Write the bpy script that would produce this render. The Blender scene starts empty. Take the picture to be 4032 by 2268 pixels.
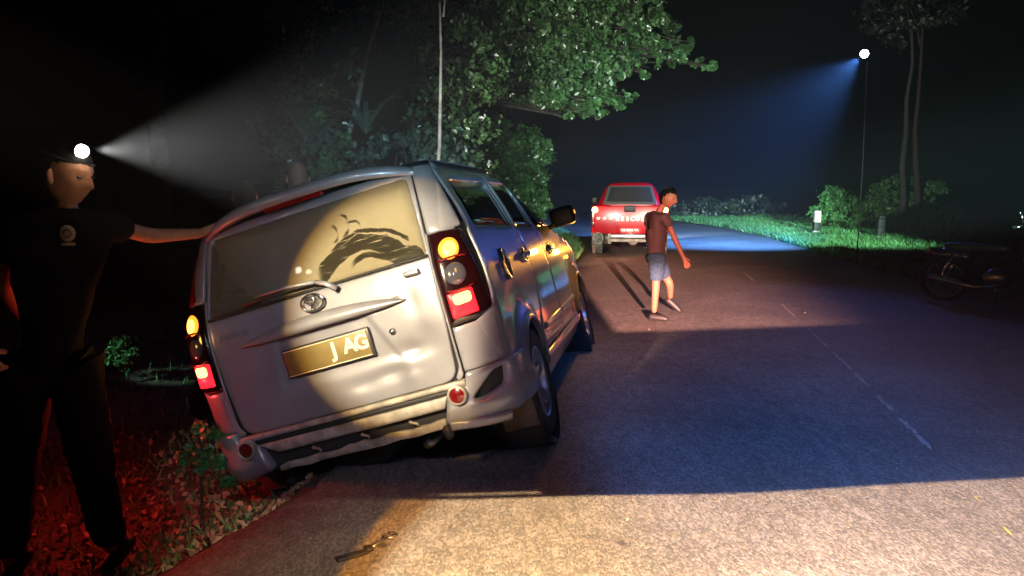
import bpy, bmesh, math, random
import numpy as np
from mathutils import Vector, Matrix, Euler
from mathutils.geometry import delaunay_2d_cdt
random.seed(7); rng = np.random.default_rng(7)
S = bpy.context.scene
COL = S.collection
R = math.radians
PI = math.pi

# ---------------------------------------------------------------- camera
cam_d = bpy.data.cameras.new('camera'); cam = bpy.data.objects.new('camera', cam_d); COL.objects.link(cam)
cam_d.sensor_width = 36; cam_d.lens = 28.05; cam_d.clip_start = .05; cam_d.clip_end = 600
cam.location = (0, 0, 1.388); cam.rotation_euler = (R(90 - 7.08), 0, 0)
S.camera = cam

# ---------------------------------------------------------------- night sky
w = bpy.data.worlds.new('World'); S.world = w; w.use_nodes = True
wn = w.node_tree
sky = wn.nodes.new('ShaderNodeTexSky'); sky.sky_type = 'NISHITA'; sky.sun_disc = False
sky.sun_elevation = R(-8); sky.sun_rotation = R(200)
wn.links.new(sky.outputs[0], wn.nodes['Background'].inputs[0])
wn.nodes["Background"].inputs[1].default_value = .004

S.view_settings.view_transform = 'Standard'; S.view_settings.look = 'None'
S.view_settings.exposure = 0; S.view_settings.gamma = 1; S.view_settings.use_curve_mapping = False
S.cycles.use_denoising = True
S.cycles.max_bounces = 6; S.cycles.diffuse_bounces = 2; S.cycles.glossy_bounces = 3
S.cycles.transmission_bounces = 5; S.cycles.transparent_max_bounces = 10; S.cycles.volume_bounces = 0
S.cycles.sample_clamp_indirect = 3
S.cycles.caustics_reflective = False; S.cycles.caustics_refractive = False

# ---------------------------------------------------------------- lamps
def lamp(name, kind, loc, target, energy, color, angle=60, blend=.2, radius=.03, beam=None):
    l = bpy.data.lights.new(name, kind); o = bpy.data.objects.new(name, l); COL.objects.link(o)
    o.location = loc; l.energy = energy; l.color = color; l.shadow_soft_size = radius
    if kind == 'SPOT':
        l.spot_size = R(angle); l.spot_blend = blend
        o.rotation_euler = (Vector(target) - Vector(loc)).to_track_quat('-Z', 'Y').to_euler()
    if beam:
        l.use_nodes = True; nt = l.node_tree; em = [n for n in nt.nodes if n.type == 'EMISSION'][0]
        out = beam(nt, loc)
        nt.links.new(out, em.inputs['Strength'])
    return o

def M(nt, op, a, b=None, c=None):
    n = nt.nodes.new('ShaderNodeMath'); n.operation = op
    for i, v in enumerate((a, b, c)):
        if v is None: continue
        if isinstance(v, (int, float)): n.inputs[i].default_value = v
        else: nt.links.new(v, n.inputs[i])
    return n.outputs[0]
def sstep(nt, x, a, b):
    n = nt.nodes.new('ShaderNodeMapRange'); n.interpolation_type = 'SMOOTHSTEP'
    n.inputs[1].default_value = a; n.inputs[2].default_value = b
    nt.links.new(x, n.inputs[0]); return n.outputs[0]
def beam_ground(fn):
    """beam pattern of a vehicle lamp: the direction a ray leaves the lamp, given as the spot where it meets the road"""
    def b(nt, loc):
        g = nt.nodes.new('ShaderNodeNewGeometry'); s = nt.nodes.new('ShaderNodeSeparateXYZ')
        nt.links.new(g.outputs['Incoming'], s.inputs[0])
        sg = SIGN
        dx = M(nt, 'MULTIPLY', s.outputs[0], sg); dy = M(nt, 'MULTIPLY', s.outputs[1], sg); dz = M(nt, 'MULTIPLY', s.outputs[2], -sg)
        down = M(nt, 'MAXIMUM', dz, .004)
        t = M(nt, 'DIVIDE', loc[2], down)
        gx = M(nt, 'ADD', M(nt, 'MULTIPLY', dx, t), loc[0]); gy = M(nt, 'ADD', M(nt, 'MULTIPLY', dy, t), loc[1])
        return fn(nt, gx, gy, dz) if fn.__code__.co_argcount == 4 else fn(nt, gx, gy)
    return b
SIGN = 1
# foreground beam; the shadow line across the road and thin leak are masked in
def near_beam(nt, gx, gy):
    edge = M(nt, 'ADD', M(nt, 'ADD', 3.46, M(nt, 'MULTIPLY', gx, .035)), M(nt, 'ADD', M(nt, 'MULTIPLY', M(nt, 'MULTIPLY', gx, gx), .03), M(nt, 'MULTIPLY', M(nt, 'SINE', M(nt, 'MULTIPLY', gx, 4.3)), .010)))
    d = M(nt, 'SUBTRACT', gy, edge)
    main = M(nt, 'SUBTRACT', 1, sstep(nt, d, -.004, .008))
    leak = M(nt, 'MULTIPLY', M(nt, 'SUBTRACT', 1, sstep(nt, M(nt, 'ABSOLUTE', M(nt, 'SUBTRACT', d, .062)), .006, .013)), M(nt, 'MULTIPLY', sstep(nt, gx, -.45, -.2), M(nt, 'SUBTRACT', 1, sstep(nt, gx, .12, .14))))
    return M(nt, 'MAXIMUM', main, M(nt, 'MULTIPLY', leak, .8))
def spill_beam(nt, gx, gy):
    return M(nt, 'MULTIPLY', near_beam(nt, gx, gy), sstep(nt, gx, -1.45, -1.05))
def blue_fill_mask(nt, gx, gy):
    a = M(nt, 'MULTIPLY', sstep(nt, gx, .15, .75), M(nt, 'SUBTRACT', 1, M(nt, 'MULTIPLY', sstep(nt, gx, 2.0, 4.2), .8)))
    return M(nt, 'MULTIPLY', a, M(nt, 'SUBTRACT', 1, sstep(nt, gy, 5.5, 11)))
WARM = (1, .77, .47)
L_NEAR = (.55, -.7, 1.75)
lamp('road_lamp', 'SPOT', L_NEAR, (.9, 1.0, 0), 3500, (1, .89, .63), 61.0, .08, .008, beam_ground(near_beam))
lamp('road_lamp_fringe', 'SPOT', L_NEAR, (.9, 1.0, 0), 2600, (1, .38, .015), 63.0, .025, .008, beam_ground(near_beam))
lamp('road_lamp_spill', 'SPOT', L_NEAR, (.7, 2.7, 0), 620, (1, .75, .52), 70, .35, .012, beam_ground(spill_beam))
# torch held just left of the camera, its circle on the back of the van, and its spill
lamp('blue_road_fill', 'SPOT', (2.6, -1.5, 3.0), (2.0, 5.2, 0), 2700, (.075, .24, .86), 60, .8, .02, beam_ground(blue_fill_mask))  # added blue fill, masked to fall on the road alone
TP = (-1.35, .95, 1.9); TA = (-.50, 3.75, .86)
def torch_beam(nt, gx, gy):
    return M(nt, 'SUBTRACT', 1, sstep(nt, M(nt, 'DIVIDE', M(nt, 'SUBTRACT', gx, TP[0]), M(nt, 'SUBTRACT', gy, TP[1])), .425, .465))
lamp('torch', 'SPOT', TP, TA, 950, (1, .88, .64), 22.6, .5, .012, beam_ground(torch_beam))
lamp('torch_fringe', 'SPOT', TP, TA, 300, (1, .5, .02), 22.9, .12, .012, beam_ground(torch_beam))
lamp('torch_spill', 'SPOT', TP, (-.8, 3.7, .9), 34, (1, .82, .52), 40, .6, .02)
# dim blue-white fill added at the camera for the van's back
lamp('cool_fill', 'SPOT', (-.3, .1, 2.2), (-.7, 3.9, .6), 95, (.36, .42, 1), 36, .8, .03)
# cool high beam well behind the camera: lights everything from the far bend up, nothing nearer
def verge(nt, gx, gy):
    return sstep(nt, M(nt, 'ADD', gy, M(nt, 'MULTIPLY', gx, .1)), 18.3, 20.5)
def high_beam(nt, gx, gy, dz):
    return M(nt, 'MULTIPLY', M(nt, 'ADD', .06, M(nt, 'MULTIPLY', sstep(nt, dz, -.050, -.006), .94)), sstep(nt, M(nt, 'ADD', gy, M(nt, 'MULTIPLY', gx, .9)), 17.8, 24))
lamp('high_beam', 'SPOT', (3.2, -14, 3.4), (3.7, 20, 1.9), 27000, (.50, .95, .78), 15.5, .9, .05, beam_ground(high_beam))
lamp('verge_fill', 'SPOT', (3.2, -14, 3.4), (7.9, 24, -.2), 170000, (.60, 1, .82), 9, .9, .05, beam_ground(verge))  # extra spot added to brighten the grass verge
# added fill spots: thicket behind the van roof, tufts and weeds in the ditch
lamp('thicket_fill', 'SPOT', (3.2, -14, 3.4), (-1.9, 12, 1.75), 12500, (.45, .85, 1), 8, 1, .05)
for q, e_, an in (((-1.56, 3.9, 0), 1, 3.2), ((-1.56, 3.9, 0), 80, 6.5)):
    lamp('ditch_fill', 'SPOT', (.05, -.05, 1.42), q, e_, (.5, 1, .8) if an < 8 else (.9, 1, .5), an, .6, .01)
lamp('ditch_fill', 'SPOT', (-4.7, 4.5, 1.3), (-3.22, 6.5, .02), 300, (.45, 1, .8), 8, .6, .02)
lamp('ditch_fill', 'SPOT', (-4.7, 4.5, 1.3), (-3.95, 6.5, -.1), 60, (.45, 1, .8), 6, .6, .02)
# added warm fill, masked to a stripe over the road in front of the van
def stripe(nt, gx, gy, dz):
    a = M(nt, 'ADD', 7.45, M(nt, 'MULTIPLY', gx, .18))
    far = M(nt, 'MULTIPLY', sstep(nt, dz, -.012, .004), M(nt, 'SUBTRACT', 1, M(nt, 'MULTIPLY', sstep(nt, gy, 12, 22), .88)))
    return M(nt, 'MULTIPLY', M(nt, 'MULTIPLY', far, sstep(nt, M(nt, 'SUBTRACT', gy, a), 0, .12)), M(nt, 'MULTIPLY', sstep(nt, gx, .95, 1.1), M(nt, 'SUBTRACT', 1, sstep(nt, M(nt, 'DIVIDE', M(nt, 'SUBTRACT', gx, .9), M(nt, 'ADD', gy, 4.5)), .08, .30))))
lamp('stripe_fill', 'SPOT', (.9, -4.5, 1.3), (1.9, 12.5, .2), 105000, (1, .46, .36), 21, .9, .015, beam_ground(stripe))

# ---------------------------------------------------------------- materials
def mat(name, col, rough=.5, metal=0, spec=.5, coat=0, emit=None, es=0, bump=None, noise=None, trans=None):
    m = bpy.data.materials.new(name); m.use_nodes = True; nt = m.node_tree; p = nt.nodes['Principled BSDF']
    p.inputs['Base Color'].default_value = (*col, 1); p.inputs['Roughness'].default_value = rough
    p.inputs['Metallic'].default_value = metal; p.inputs['Specular IOR Level'].default_value = spec
    p.inputs['Coat Weight'].default_value = coat; p.inputs['Coat Roughness'].default_value = .06
    if emit: p.inputs['Emission Color'].default_value = (*emit, 1); p.inputs['Emission Strength'].default_value = es
    tc = nt.nodes.new('ShaderNodeTexCoord')
    if noise:   # (scale, dark factor, light factor)
        n = nt.nodes.new('ShaderNodeTexNoise'); n.inputs['Scale'].default_value = noise[0]; n.inputs['Detail'].default_value = 5
        nt.links.new(tc.outputs['Object'], n.inputs['Vector'])
        r = nt.nodes.new('ShaderNodeValToRGB'); r.color_ramp.elements[0].position = .35; r.color_ramp.elements[1].position = .65
        r.color_ramp.elements[0].color = (*[c * noise[1] for c in col], 1); r.color_ramp.elements[1].color = (*[min(1, c * noise[2]) for c in col], 1)
        nt.links.new(n.outputs['Fac'], r.inputs[0]); nt.links.new(r.outputs[0], p.inputs['Base Color'])
    if bump:    # (scale, distance)
        n = nt.nodes.new('ShaderNodeTexNoise'); n.inputs['Scale'].default_value = bump[0]; n.inputs['Detail'].default_value = 4
        nt.links.new(tc.outputs['Object'], n.inputs['Vector'])
        b = nt.nodes.new('ShaderNodeBump'); b.inputs['Distance'].default_value = bump[1]; b.inputs['Strength'].default_value = 1
        nt.links.new(n.outputs['Fac'], b.inputs['Height']); nt.links.new(b.outputs[0], p.inputs['Normal'])
    return m

def asphalt_mat():
    m = bpy.data.materials.new('asphalt'); m.use_nodes = True; nt = m.node_tree; p = nt.nodes['Principled BSDF']
    tc = nt.nodes.new('ShaderNodeTexCoord')
    mpp = nt.nodes.new('ShaderNodeMapping'); mpp.inputs['Scale'].default_value = (1, .42, 1); mpp.inputs['Rotation'].default_value = (0, 0, .12); nt.links.new(tc.outputs['Object'], mpp.inputs[0])
    def tex(kind, scale, **k):
        n = nt.nodes.new(kind); n.inputs['Scale'].default_value = scale
        for a, v in k.items(): n.inputs[a].default_value = v
        nt.links.new(mpp.outputs[0] if scale > 10 else tc.outputs['Object'], n.inputs['Vector']); return n
    vor = tex('ShaderNodeTexVoronoi', 125); fine = tex('ShaderNodeTexNoise', 210, Detail=3); mid = tex('ShaderNodeTexNoise', 14, Detail=6)
    big = tex('ShaderNodeTexNoise', 1.3, Detail=4); mp = nt.nodes.new('ShaderNodeTexNoise')
    r1 = nt.nodes.new('ShaderNodeValToRGB')
    e = r1.color_ramp.elements; e[0].color = (.12, .11, .10, 1); e[1].color = (.34, .31, .27, 1); e[0].position = .25; e[1].position = .8
    e2 = e.new(.5); e2.color = (.2, .178, .155, 1)
    sep = nt.nodes.new('ShaderNodeSeparateColor'); nt.links.new(vor.outputs['Color'], sep.inputs[0])
    v = M(nt, 'ADD', M(nt, 'MULTIPLY', sep.outputs[0], .45), M(nt, 'MULTIPLY', fine.outputs['Fac'], .5))
    v = M(nt, 'ADD', v, M(nt, 'MULTIPLY', M(nt, 'SUBTRACT', mid.outputs['Fac'], .5), .5))
    v = M(nt, 'ADD', v, M(nt, 'MULTIPLY', M(nt, 'SUBTRACT', big.outputs['Fac'], .5), .45))
    pat = tex('ShaderNodeTexNoise', .4, Detail=2); v = M(nt, 'ADD', v, M(nt, 'MULTIPLY', M(nt, 'SUBTRACT', pat.outputs['Fac'], .5), .4))
    nt.links.new(v, r1.inputs[0])
    # dark oil spots
    spot = tex('ShaderNodeTexVoronoi', 3.1); spot.feature = 'F1'
    sn = M(nt, 'ADD', spot.outputs['Distance'], M(nt, 'MULTIPLY', mid.outputs['Fac'], .12))
    sm = M(nt, 'ADD', M(nt, 'MULTIPLY', sstep(nt, sn, .09, .15), .45), .55)
    # hairline cracks and sealed joints
    wv = nt.nodes.new('ShaderNodeVectorMath'); wv.operation = 'ADD'; nt.links.new(tc.outputs['Object'], wv.inputs[0])
    wn_ = tex('ShaderNodeTexNoise', 2.2, Detail=5); ws = nt.nodes.new('ShaderNodeVectorMath'); ws.operation = 'SCALE'; ws.inputs['Scale'].default_value = .5
    nt.links.new(wn_.outputs['Color'], ws.inputs[0]); nt.links.new(ws.outputs[0], wv.inputs[1])
    cr = nt.nodes.new('ShaderNodeTexVoronoi'); cr.feature = 'DISTANCE_TO_EDGE'; cr.inputs['Scale'].default_value = .55; nt.links.new(wv.outputs[0], cr.inputs['Vector'])
    crk = M(nt, 'ADD', M(nt, 'MULTIPLY', sstep(nt, cr.outputs['Distance'], .002, .007), .22), .78)
    sm = M(nt, 'MULTIPLY', sm, crk)
    mix = nt.nodes.new('ShaderNodeMix'); mix.data_type = 'RGBA'; mix.blend_type = 'MULTIPLY'; mix.inputs[0].default_value = 1
    nt.links.new(r1.outputs[0], mix.inputs[6])
    cx = nt.nodes.new('ShaderNodeCombineColor')
    for i in range(3): nt.links.new(sm, cx.inputs[i])
    nt.links.new(cx.outputs[0], mix.inputs[7]); nt.links.new(mix.outputs[2], p.inputs['Base Color'])
    p.inputs['Roughness'].default_value = .72; p.inputs['Specular IOR Level'].default_value = .35
    b = nt.nodes.new('ShaderNodeBump'); b.inputs['Distance'].default_value = .0035; b.inputs['Strength'].default_value = .9
    h = M(nt, 'SUBTRACT', M(nt, 'MULTIPLY', fine.outputs['Fac'], .5), vor.outputs['Distance'])
    nt.links.new(M(nt, 'ADD', h, M(nt, 'MULTIPLY', mid.outputs['Fac'], .6)), b.inputs['Height']); nt.links.new(b.outputs[0], p.inputs['Normal'])
    return m

def dusty_glass_mat():
    """rear window: tan dust with arcs wiped and scribbled into it"""
    m = bpy.data.materials.new('dusty_glass'); m.use_nodes = True; nt = m.node_tree; nt.nodes.remove(nt.nodes['Principled BSDF'])
    out = nt.nodes['Material Output']
    tc = nt.nodes.new('ShaderNodeTexCoord'); s = nt.nodes.new('ShaderNodeSeparateXYZ'); nt.links.new(tc.outputs['Object'], s.inputs[0])
    nz = nt.nodes.new('ShaderNodeTexNoise'); nz.inputs['Scale'].default_value = 9; nz.inputs['Detail'].default_value = 4
    nt.links.new(tc.outputs['Object'], nz.inputs['Vector'])
    X, Z = s.outputs[0], s.outputs[2]
    wob = M(nt, 'MULTIPLY', M(nt, 'SUBTRACT', nz.outputs['Fac'], .5), .05)
    def ring(cx, cz, r, wid, x0, x1, soft=.008):
        dx = M(nt, 'SUBTRACT', X, cx); dz = M(nt, 'SUBTRACT', Z, cz)
        d = M(nt, 'SQRT', M(nt, 'ADD', M(nt, 'MULTIPLY', dx, dx), M(nt, 'MULTIPLY', dz, dz)))
        d = M(nt, 'ABSOLUTE', M(nt, 'SUBTRACT', M(nt, 'ADD', d, wob), r))
        a = M(nt, 'SUBTRACT', 1, sstep(nt, d, wid, wid + soft))
        return M(nt, 'MULTIPLY', a, M(nt, 'MULTIPLY', sstep(nt, X, x0, x0 + .04), M(nt, 'SUBTRACT', 1, sstep(nt, X, x1 - .02, x1))))
    clear = None
    for a in RINGS:
        r = ring(*a); clear = r if clear is None else M(nt, 'MAXIMUM', clear, r)
    streak = nt.nodes.new('ShaderNodeTexNoise'); streak.inputs['Scale'].default_value = 30; streak.inputs['Detail'].default_value = 2
    mpn = nt.nodes.new('ShaderNodeMapping'); mpn.inputs['Scale'].default_value = (.3, 1, 3); mpn.inputs['Rotation'].default_value = (0, .25, 0)
    nt.links.new(tc.outputs['Object'], mpn.inputs[0]); nt.links.new(mpn.outputs[0], streak.inputs['Vector'])
    clear = M(nt, 'MULTIPLY', clear, sstep(nt, streak.outputs['Fac'], .22, .42))
    big = nt.nodes.new('ShaderNodeTexNoise'); big.inputs['Scale'].default_value = 3.2; big.inputs['Detail'].default_value = 6; big.inputs['Roughness'].default_value = .7
    nt.links.new(tc.outputs['Object'], big.inputs['Vector'])
    dust = M(nt, 'ADD', .5, M(nt, 'MULTIPLY', big.outputs['Fac'], .42))
    # cleaner area low on the left
    dust = M(nt, 'MULTIPLY', dust, M(nt, 'ADD', .45, M(nt, 'MULTIPLY', sstep(nt, M(nt, 'ADD', X, M(nt, 'MULTIPLY', Z, .9)), .55, 1.05), .55)))
    dust = M(nt, 'MULTIPLY', dust, M(nt, 'SUBTRACT', 1, M(nt, 'MULTIPLY', clear, .88)))
    dif = nt.nodes.new('ShaderNodeBsdfDiffuse'); dif.inputs[0].default_value = (.34, .30, .19, 1)
    tr = nt.nodes.new('ShaderNodeBsdfTransparent'); tr.inputs[0].default_value = (.55, .6, .58, 1)
    mx = nt.nodes.new('ShaderNodeMixShader'); nt.links.new(dust, mx.inputs[0]); nt.links.new(tr.outputs[0], mx.inputs[1]); nt.links.new(dif.outputs[0], mx.inputs[2])
    gl = nt.nodes.new('ShaderNodeBsdfGlossy'); gl.inputs['Roughness'].default_value = .03
    fr = nt.nodes.new('ShaderNodeFresnel'); fr.inputs[0].default_value = 1.45
    mg = nt.nodes.new('ShaderNodeMixShader'); nt.links.new(fr.outputs[0], mg.inputs[0]); nt.links.new(mx.outputs[0], mg.inputs[1]); nt.links.new(gl.outputs[0], mg.inputs[2])
    nt.links.new(mg.outputs[0], out.inputs[0]); return m
def clear_glass(name, tint=(.35, .4, .38), rough=.02):
    m = bpy.data.materials.new(name); m.use_nodes = True; nt = m.node_tree; nt.nodes.remove(nt.nodes['Principled BSDF'])
    tr = nt.nodes.new('ShaderNodeBsdfTransparent'); tr.inputs[0].default_value = (*tint, 1)
    gl = nt.nodes.new('ShaderNodeBsdfGlossy'); gl.inputs['Roughness'].default_value = rough
    fr = nt.nodes.new('ShaderNodeFresnel'); fr.inputs[0].default_value = 1.45
    mg = nt.nodes.new('ShaderNodeMixShader'); nt.links.new(fr.outputs[0], mg.inputs[0]); nt.links.new(tr.outputs[0], mg.inputs[1]); nt.links.new(gl.outputs[0], mg.inputs[2])
    nt.links.new(mg.outputs[0], nt.nodes['Material Output'].inputs[0]); return m

RINGS = [(.26, 1.00, .25, .036, .02, .57), (.28, .98, .325, .006, .1, .52), (.30, 1.02, .16, .010, .2, .55),
         (.12, 1.33, .05, .003, .12, .17), (.17, 1.36, .06, .003, .17, .23), (.22, 1.30, .07, .003, .2, .29),
         (.30, 1.24, .03, .003, .30, .38), (.40, 1.22, .03, .003, .34, .42), (.50, 1.10, .05, .02, .43, .6), (.56, 1.06, .07, .012, .40, .56)]
A_silver = mat('silver_paint', (.33, .335, .37), .36, .32, .5, .9, bump=(420, .00012), noise=(5, .86, 1.06))
A_dirty = mat('dirty_silver_paint', (.42, .39, .34), .6, .2, .5, .1, noise=(14, .55, 1.2))
A_black = mat('black_plastic', (.014, .014, .015), .55)
A_rubber = mat('tyre_rubber', (.022, .021, .020), .8, bump=(60, .002))
A_mudtyre = mat('dusty_tyre_rubber', (.17, .15, .12), .9, noise=(20, .5, 1.3))
A_chrome = mat('chrome', (.75, .75, .77), .15, 1)
A_rim = mat('alloy_wheel', (.5, .5, .53), .35, .8)
A_dark = mat('dark_interior', (.02, .02, .02), .9)
A_seat = mat('seat_cloth', (.07, .068, .06), .95)
A_bluereflection = mat('blue_reflection_tone', (.22, .55, .85), .9)
A_plate = mat('number_plate_brass', (.22, .165, .055), .45, .2, noise=(10, .8, 1.1))
A_platerim = mat('number_plate_frame', (.03, .03, .03), .4)
A_emb = mat('embossed_digits', (.85, .76, .52), .5)
A_red = mat('red_paint', (.46, .002, .010), .24, 0, .3, .15)
A_redlens = mat('red_lens', (.15, .004, .006), .2, 0, .6, 1)
A_darklens = mat('smoked_red_lens', (.012, .002, .003), .15, 0, .6, 1)
A_clearlens = mat('reverse_lens', (.06, .06, .075), .1, 0, .7, 1)
A_white = mat('white_lettering', (.8, .78, .74), .5)
A_whitepaint = mat('road_paint_white', (.5, .46, .38), .7, noise=(25, .45, 1.2))
A_yellow = mat('road_paint_yellow', (.65, .5, .12), .7, noise=(25, .6, 1.2))
A_amber = mat('amber_lamp_lit', (.3, .1, .01), .3, emit=(1, .50, .06), es=6)
A_hazard = mat('pickup_hazard_lit', (.3, .1, .01), .3, emit=(1, .55, .18), es=18)
A_amberedge = mat('amber_lamp_rim_lit', (.3, .1, .01), .3, emit=(1, .30, .02), es=2.2)
A_redlit = mat('red_lamp_lit', (.3, .01, .01), .3, emit=(1, .01, .02), es=3)
A_redhot = mat('red_lamp_bulb_lit', (.3, .01, .01), .3, emit=(1, .42, .10), es=6)
A_skin = mat('skin', (.46, .24, .15), .55, noise=(30, .85, 1.1))
A_skin2 = mat('skin_tanned', (.33, .11, .065), .6, noise=(30, .85, 1.1))
A_black_cloth = mat('black_cloth', (.0035, .0035, .005), .95, spec=.08, bump=(90, .002))
A_hair = mat('black_hair', (.005, .0045, .004), .85, spec=.15, bump=(200, .003))
A_trouser = mat('dark_trousers', (.006, .0055, .006), .95, spec=.08, bump=(60, .003))
A_brownshirt = mat('mauve_brown_shirt', (.075, .035, .037), .85, bump=(60, .003))
A_denim = mat('blue_denim', (.03, .065, .12), .9, bump=(160, .002), noise=(40, .7, 1.2))
A_redlit_shirt = mat('red_lit_shirt', (.45, .04, .04), .85)  # red tail-lamp light put into the shirt colour
A_cap = mat('cap_cloth', (.45, .22, .15), .9)
A_bark = mat('bark', (.045, .04, .032), .9, bump=(20, .02), noise=(8, .6, 1.3))
A_palebark = mat('pale_bark', (.40, .38, .35), .85, bump=(20, .01), noise=(9, .6, 1.2))
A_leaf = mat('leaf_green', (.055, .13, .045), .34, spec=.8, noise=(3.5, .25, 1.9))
A_leafdim = mat('leaf_dim', (.022, .030, .019), .5, spec=.6, noise=(1.5, .5, 1.5))  # leaf colour darkened so the background trees and far bushes stay dim
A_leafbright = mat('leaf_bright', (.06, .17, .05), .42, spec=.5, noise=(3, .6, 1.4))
A_frond = mat('frond_leaf', (.05, .10, .075), .32, spec=.8)
A_dryleaf = mat('dry_leaf', (.30, .20, .12), .75, noise=(9, .5, 1.5))
A_grass = mat('grass_blade', (.09, .23, .075), .5, noise=(1.2, .6, 1.5))
A_soil = mat('soil', (.09, .065, .045), .95, bump=(12, .05), noise=(5, .5, 1.5))
A_postw = mat('post_white_paint', (.75, .55, .47), .7, noise=(12, .75, 1.1))
A_postb = mat('post_black_paint', (.02, .018, .018), .6)
A_steel = mat('steel', (.35, .34, .33), .35, .9)
A_mudsteel = mat('dusty_chassis_steel', (.45, .35, .28), .7, .1, noise=(14, .6, 1.2))
A_helmet = mat('grey_cowl', (.38, .36, .38), .3, 0, .5, .8)
A_asphalt = asphalt_mat(); A_dusty = dusty_glass_mat(); A_glass = clear_glass('side_glass', (.2, .23, .22)); A_tint = clear_glass('tinted_glass', (.12, .13, .13))

# ---------------------------------------------------------------- object helpers
def link(o, parent=None):
    COL.objects.link(o)
    if parent: o.parent = parent
    return o
def mk(name, verts, faces, m, parent=None, smooth=True):
    me = bpy.data.meshes.new(name); me.from_pydata([tuple(map(float, v)) for v in verts], [], [tuple(f) for f in faces]); me.update()
    if m: me.materials.append(m)
    if smooth: me.polygons.foreach_set('use_smooth', [True] * len(me.polygons))
    return link(bpy.data.objects.new(name, me), parent)
def from_bm(name, bm, m, parent=None, smooth=False):
    me = bpy.data.meshes.new(name); bm.to_mesh(me); bm.free(); me.materials.append(m)
    if smooth: me.polygons.foreach_set('use_smooth', [True] * len(me.polygons))
    return link(bpy.data.objects.new(name, me), parent)
def empty(name, loc, rot=(0, 0, 0)):
    o = bpy.data.objects.new(name, None); COL.objects.link(o); o.location = loc; o.rotation_euler = rot; o.empty_display_size = .2
    return o
def tag(o, label=None, cat=None, group=None, kind=None):
    if label: o['label'] = label
    if cat: o['category'] = cat
    if group: o['group'] = group
    if kind: o['kind'] = kind
    return o
def box(name, c, s, m, parent=None, bev=.005, rot=None, seg=2, taper=None):
    bm = bmesh.new(); bmesh.ops.create_cube(bm, size=1)
    for v in bm.verts:
        k = 1
        if taper and v.co.z > 0: v.co.x *= taper[0]; v.co.y *= taper[1]
        v.co = Vector((v.co.x * s[0], v.co.y * s[1], v.co.z * s[2]))
    if bev: bmesh.ops.bevel(bm, geom=bm.edges[:], offset=bev, segments=seg, affect='EDGES', profile=.5)
    if rot: bmesh.ops.rotate(bm, verts=bm.verts, matrix=Euler(rot).to_matrix())
    bmesh.ops.translate(bm, verts=bm.verts, vec=c)
    return from_bm(name, bm, m, parent, True)
def tube_data(path, rad, n=8, cap=True):
    path = [Vector(p) for p in path]; V = []; F = []
    if isinstance(rad, (int, float)): rad = [rad] * len(path)
    up = Vector((0, 0, 1)); prev = None
    for i, p in enumerate(path):
        d = (path[min(i + 1, len(path) - 1)] - path[max(i - 1, 0)]).normalized()
        if prev is None:
            a = d.cross(up if abs(d.z) < .9 else Vector((1, 0, 0))).normalized()
        else: a = (prev - d * prev.dot(d)).normalized()
        prev = a; b = d.cross(a)
        for k in range(n):
            t = 2 * PI * k / n; V.append(p + (a * math.cos(t) + b * math.sin(t)) * rad[i])
    for i in range(len(path) - 1):
        for k in range(n):
            F.append((i * n + k, i * n + (k + 1) % n, (i + 1) * n + (k + 1) % n, (i + 1) * n + k))
    if cap: F.append(tuple(range(n - 1, -1, -1))); F.append(tuple((len(path) - 1) * n + k for k in range(n)))
    return V, F
def tube(name, path, rad, m, parent=None, n=8): V, F = tube_data(path, rad, n); return mk(name, V, F, m, parent)
def tubes(name, lst, m, parent=None, n=6):
    V = []; F = []
    for path, rad in lst:
        v, f = tube_data(path, rad, n); o = len(V); V += v; F += [tuple(i + o for i in q) for q in f]
    return mk(name, V, F, m, parent)
def lathe(name, prof, m, parent=None, n=32, axis='x', c=(0, 0, 0)):
    """prof: (radius, offset along axis)"""
    V = []; F = []; k = len(prof)
    for i in range(n):
        a = 2 * PI * i / n
        for r, h in prof:
            if axis == 'x': V.append((c[0] + h, c[1] + r * math.cos(a), c[2] + r * math.sin(a)))
            elif axis == 'z': V.append((c[0] + r * math.cos(a), c[1] + r * math.sin(a), c[2] + h))
            else: V.append((c[0] + r * math.cos(a), c[1] + h, c[2] + r * math.sin(a)))
    for i in range(n):
        for j in range(k - 1):
            F.append((i * k + j, i * k + j + 1, ((i + 1) % n) * k + j + 1, ((i + 1) % n) * k + j))
    return mk(name, V, F, m, parent)
def ball(name, c, r, m, parent=None, seg=16, rot=None):
    bm = bmesh.new(); bmesh.ops.create_uvsphere(bm, u_segments=seg, v_segments=seg * 2 // 3, radius=1)
    r = (r, r, r) if isinstance(r, (int, float)) else r
    for v in bm.verts: v.co = Vector((v.co.x * r[0], v.co.y * r[1], v.co.z * r[2]))
    if rot: bmesh.ops.rotate(bm, verts=bm.verts, matrix=Euler(rot).to_matrix())
    bmesh.ops.translate(bm, verts=bm.verts, vec=c)
    return from_bm(name, bm, m, parent, True)
def text(name, s, size, m, parent, mtx, extrude=.002, bold=0, spacing=1, align='CENTER'):
    cu = bpy.data.curves.new(name, 'FONT'); cu.body = s; cu.size = size; cu.extrude = extrude; cu.offset = bold; cu.space_character = spacing
    cu.align_x = align; cu.align_y = 'CENTER'; cu.resolution_u = 3
    t = bpy.data.objects.new(name, cu); COL.objects.link(t)
    bpy.context.view_layer.update()
    me = bpy.data.meshes.new_from_object(t.evaluated_get(bpy.context.evaluated_depsgraph_get()))
    bpy.data.objects.remove(t); me.transform(mtx); me.materials.clear(); me.materials.append(m)
    return link(bpy.data.objects.new(name, me), parent)
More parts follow.
